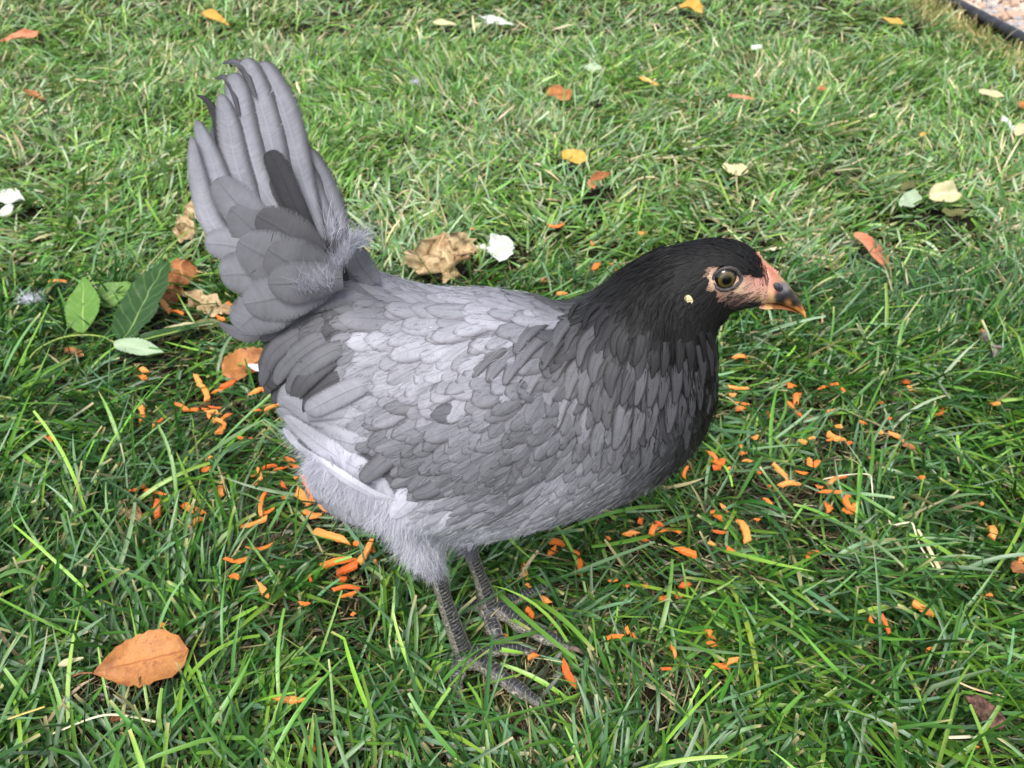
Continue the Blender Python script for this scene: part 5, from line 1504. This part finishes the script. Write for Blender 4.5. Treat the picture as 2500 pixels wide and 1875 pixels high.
# ------------------------------------------------------------------ build the grass now that everything lying on it is known
GV, GQ, GT, GF = [], [], [], []
def add_bl(*a, **k):
    v, q, t, f = blades(*a, **k)
    off = sum(len(x) for x in GV)
    GV.append(v); GQ.append(q + off); GT.append(t); GF.append(f)
# near lawn: matted layer, leaning blades, upright blades, a few long ones, dead thatch
add_bl(14000, lawn_region(0.16, 1.05, 0.12, False), 0.02, 0.045, 0.0022, 0.0042, 4, PAL_LOW, (9, 8), (10, 10), 2, seed=9)
add_bl(24000, lawn_region(0.16, 1.05, 0.12), 0.035, 0.085, 0.0018, 0.0044, 6, PAL_NEAR, (27, 16), (20, 22), 3, seed=1)
add_bl(12000, lawn_region(0.16, 1.05, 0.12), 0.03, 0.060, 0.0018, 0.0042, 6, PAL_NEAR, (54, 15), (28, 24), 3, seed=2)
add_bl(1300, lawn_region(0.16, 0.95, 0.12), 0.07, 0.11, 0.0028, 0.0046, 9, PAL_LONG, (34, 12), (36, 16), 3, seed=8)
add_bl(26000, lawn_region(0.16, 1.05, 0.12, False), 0.012, 0.045, 0.0006, 0.0016, 4, PAL_DRY, (14, 12), (14, 18), 2, seed=3)
# middle and far lawn
add_bl(52000, lawn_region(1.05, 2.3, 0.2), 0.025, 0.065, 0.0024, 0.0048, 4, PAL_FAR, (24, 18), (18, 22), 2, seed=4)
add_bl(30000, lawn_region(2.3, 4.2, 0.2), 0.03, 0.07, 0.003, 0.0055, 3, PAL_FAR, (24, 16), (18, 20), 2, seed=5)
add_bl(16000, lawn_region(1.05, 3.2, 0.2), 0.012, 0.035, 0.001, 0.0020, 3, PAL_DRY, (20, 16), (14, 18), 2, seed=6)
# dry yellow fringe along the edging
def fringe(g, n):
    t = g.uniform(-2.5, 2.5, n); d_ = -0.035 - np.abs(g.normal(0, 0.05, n))
    return np.stack([EDGE0[0] + EDD[0] * t + EDN[0] * d_, EDGE0[1] + EDD[1] * t + EDN[1] * d_], 1)
add_bl(9000, fringe, 0.02, 0.055, 0.0016, 0.003, 3, ([(206, 192, 142), (176, 166, 110), (124, 140, 80)], [.5, .3, .2]), (60, 18), (30, 20), 2, seed=7)
def dark_outer(g, n): return lawn_region(0.16, 1.0, 0.7)(g, n)
gm = mesh_np("grass", np.concatenate(GV), np.concatenate(GQ), True, {'tone': ('FLOAT_COLOR', np.concatenate(GT)), 'fuv': ('FLOAT_VECTOR', np.concatenate(GF))}, [M_GRASS])
print("grass tris", len(gm.polygons) * 2)
tag(link("grass", gm), "thick green lawn grass with bent blades and dry thatch", "grass", kind='stuff')

# ------------------------------------------------------------------ black edging and gravel bed
edg = empty("lawn_edging", (EDGE0[0], EDGE0[1], 0))
tag(edg, "black plastic lawn edging with a rounded top at the upper right", "lawn edging")
t = np.linspace(-3, 4, 40)
EP = np.stack([EDGE0[0] + EDD[0] * t, EDGE0[1] + EDD[1] * t + 0.0, 0.030 + 0.004 * np.sin(t * 2)], 1)
M_EDGE = mat_simple("edging_plastic", (30, 32, 36), (58, 60, 66), 30, 0.42, 0.4, 0.2)
v, q, _ = tube(EP, np.full(40, 0.0145), 16)
link("top_bead", mesh_poly("top_bead", v, q), M_EDGE, edg)
vv = []
for p in EP:
    for (o_, z_) in ((-0.003, -0.03), (-0.003, 0.0), (0.003, 0.0), (0.003, -0.03)):
        vv.append([p[0] + EDN[0] * o_, p[1] + EDN[1] * o_, p[2] - 0.012 + z_])
link("buried_strip", mesh_poly("buried_strip", vv, grid_quads(4, 40, 0, True), smooth=False), M_EDGE, edg)
gb = []
for tt in np.linspace(-4, 8, 30):
    for dd in np.linspace(0.0, 5, 12):
        gb.append([EDGE0[0] + EDD[0] * tt + EDN[0] * dd, EDGE0[1] + EDD[1] * tt + EDN[1] * dd, 0.008])
gbo = link("gravel_bed", mesh_poly("gravel_bed", gb, grid_quads(12, 30)), mat_simple("gravel_base", (58, 44, 38), (104, 84, 74), 60, 0.95, 0.1, 0.6, 0.01))
tag(gbo, kind='structure')
M_ST = [mat_simple("stone_pale", (186, 168, 150), (222, 208, 192), 60, 0.85, 0.2, 0.6, 0.003), mat_simple("stone_pink", (172, 142, 122), (204, 180, 160), 60, 0.85, 0.2, 0.6, 0.003), mat_simple("stone_grey", (150, 144, 144), (190, 184, 184), 60, 0.85, 0.2, 0.6, 0.003)]
protos = []
for k in range(8):
    bm = bmesh.new(); bmesh.ops.create_icosphere(bm, subdivisions=1, radius=1.0)
    for v_ in bm.verts:
        p = np.array(v_.co); v_.co = Vector(p * (1 + 0.28 * vnoise(p[None], 1.7, 60 + k)[0]) * [1.2, 0.95, 0.7])
    m_ = bpy.data.meshes.new("stone"); bm.to_mesh(m_); bm.free(); m_.materials.append(M_ST[k % 3]); protos.append(m_)
cands = []
gs = 0.026
for i in range(-70, 110):
    for j in range(0, 60):
        tt = i * gs + rng.normal(0, 0.006); dd = 0.03 + j * gs + rng.normal(0, 0.006)
        x = EDGE0[0] + EDD[0] * tt + EDN[0] * dd; y = EDGE0[1] + EDD[1] * tt + EDN[1] * dd
        pp = proj((x, y, 0.02))
        vis = (-60 < pp[1] < 1900 and pp[0] < 2560)
        cands.append((0 if vis else 1, math.hypot(x, y), x, y))
cands.sort()
sV, sQ, sM = [], [], []; cnt = 0
for (vis, dist, x, y) in cands:
    r = rng.uniform(0.010, 0.019)
    k = rng.integers(8)
    R = Matrix.Rotation(rng.uniform(0, 6.28), 4, 'Z') @ Matrix.Rotation(rng.normal(0, 0.4), 4, 'X')
    Mx = Matrix.Translation((x, y, 0.008 + r * 0.5 + rng.uniform(0, 0.008))) @ R @ Matrix.Scale(r, 4)
    if vis == 0 and cnt < 290:
        o = bpy.data.objects.new("stone", protos[k]); COL.objects.link(o); o.parent = gbo; o.matrix_basis = Mx; cnt += 1
    else:
        off = len(sV)
        for v_ in protos[k].vertices: sV.append(Mx @ v_.co)
        for p_ in protos[k].polygons: sQ.append(tuple(i + off for i in p_.vertices)); sM.append(k % 3)
if sV:
    me = bpy.data.meshes.new("loose_gravel"); me.from_pydata(sV, [], sQ); me.polygons.foreach_set("material_index", np.array(sM, np.int32))
    for m_ in M_ST: me.materials.append(m_)
    o = link("loose_gravel", me, None); o.parent = gbo; tag(o, kind='stuff')
print("objects", len(bpy.data.objects))
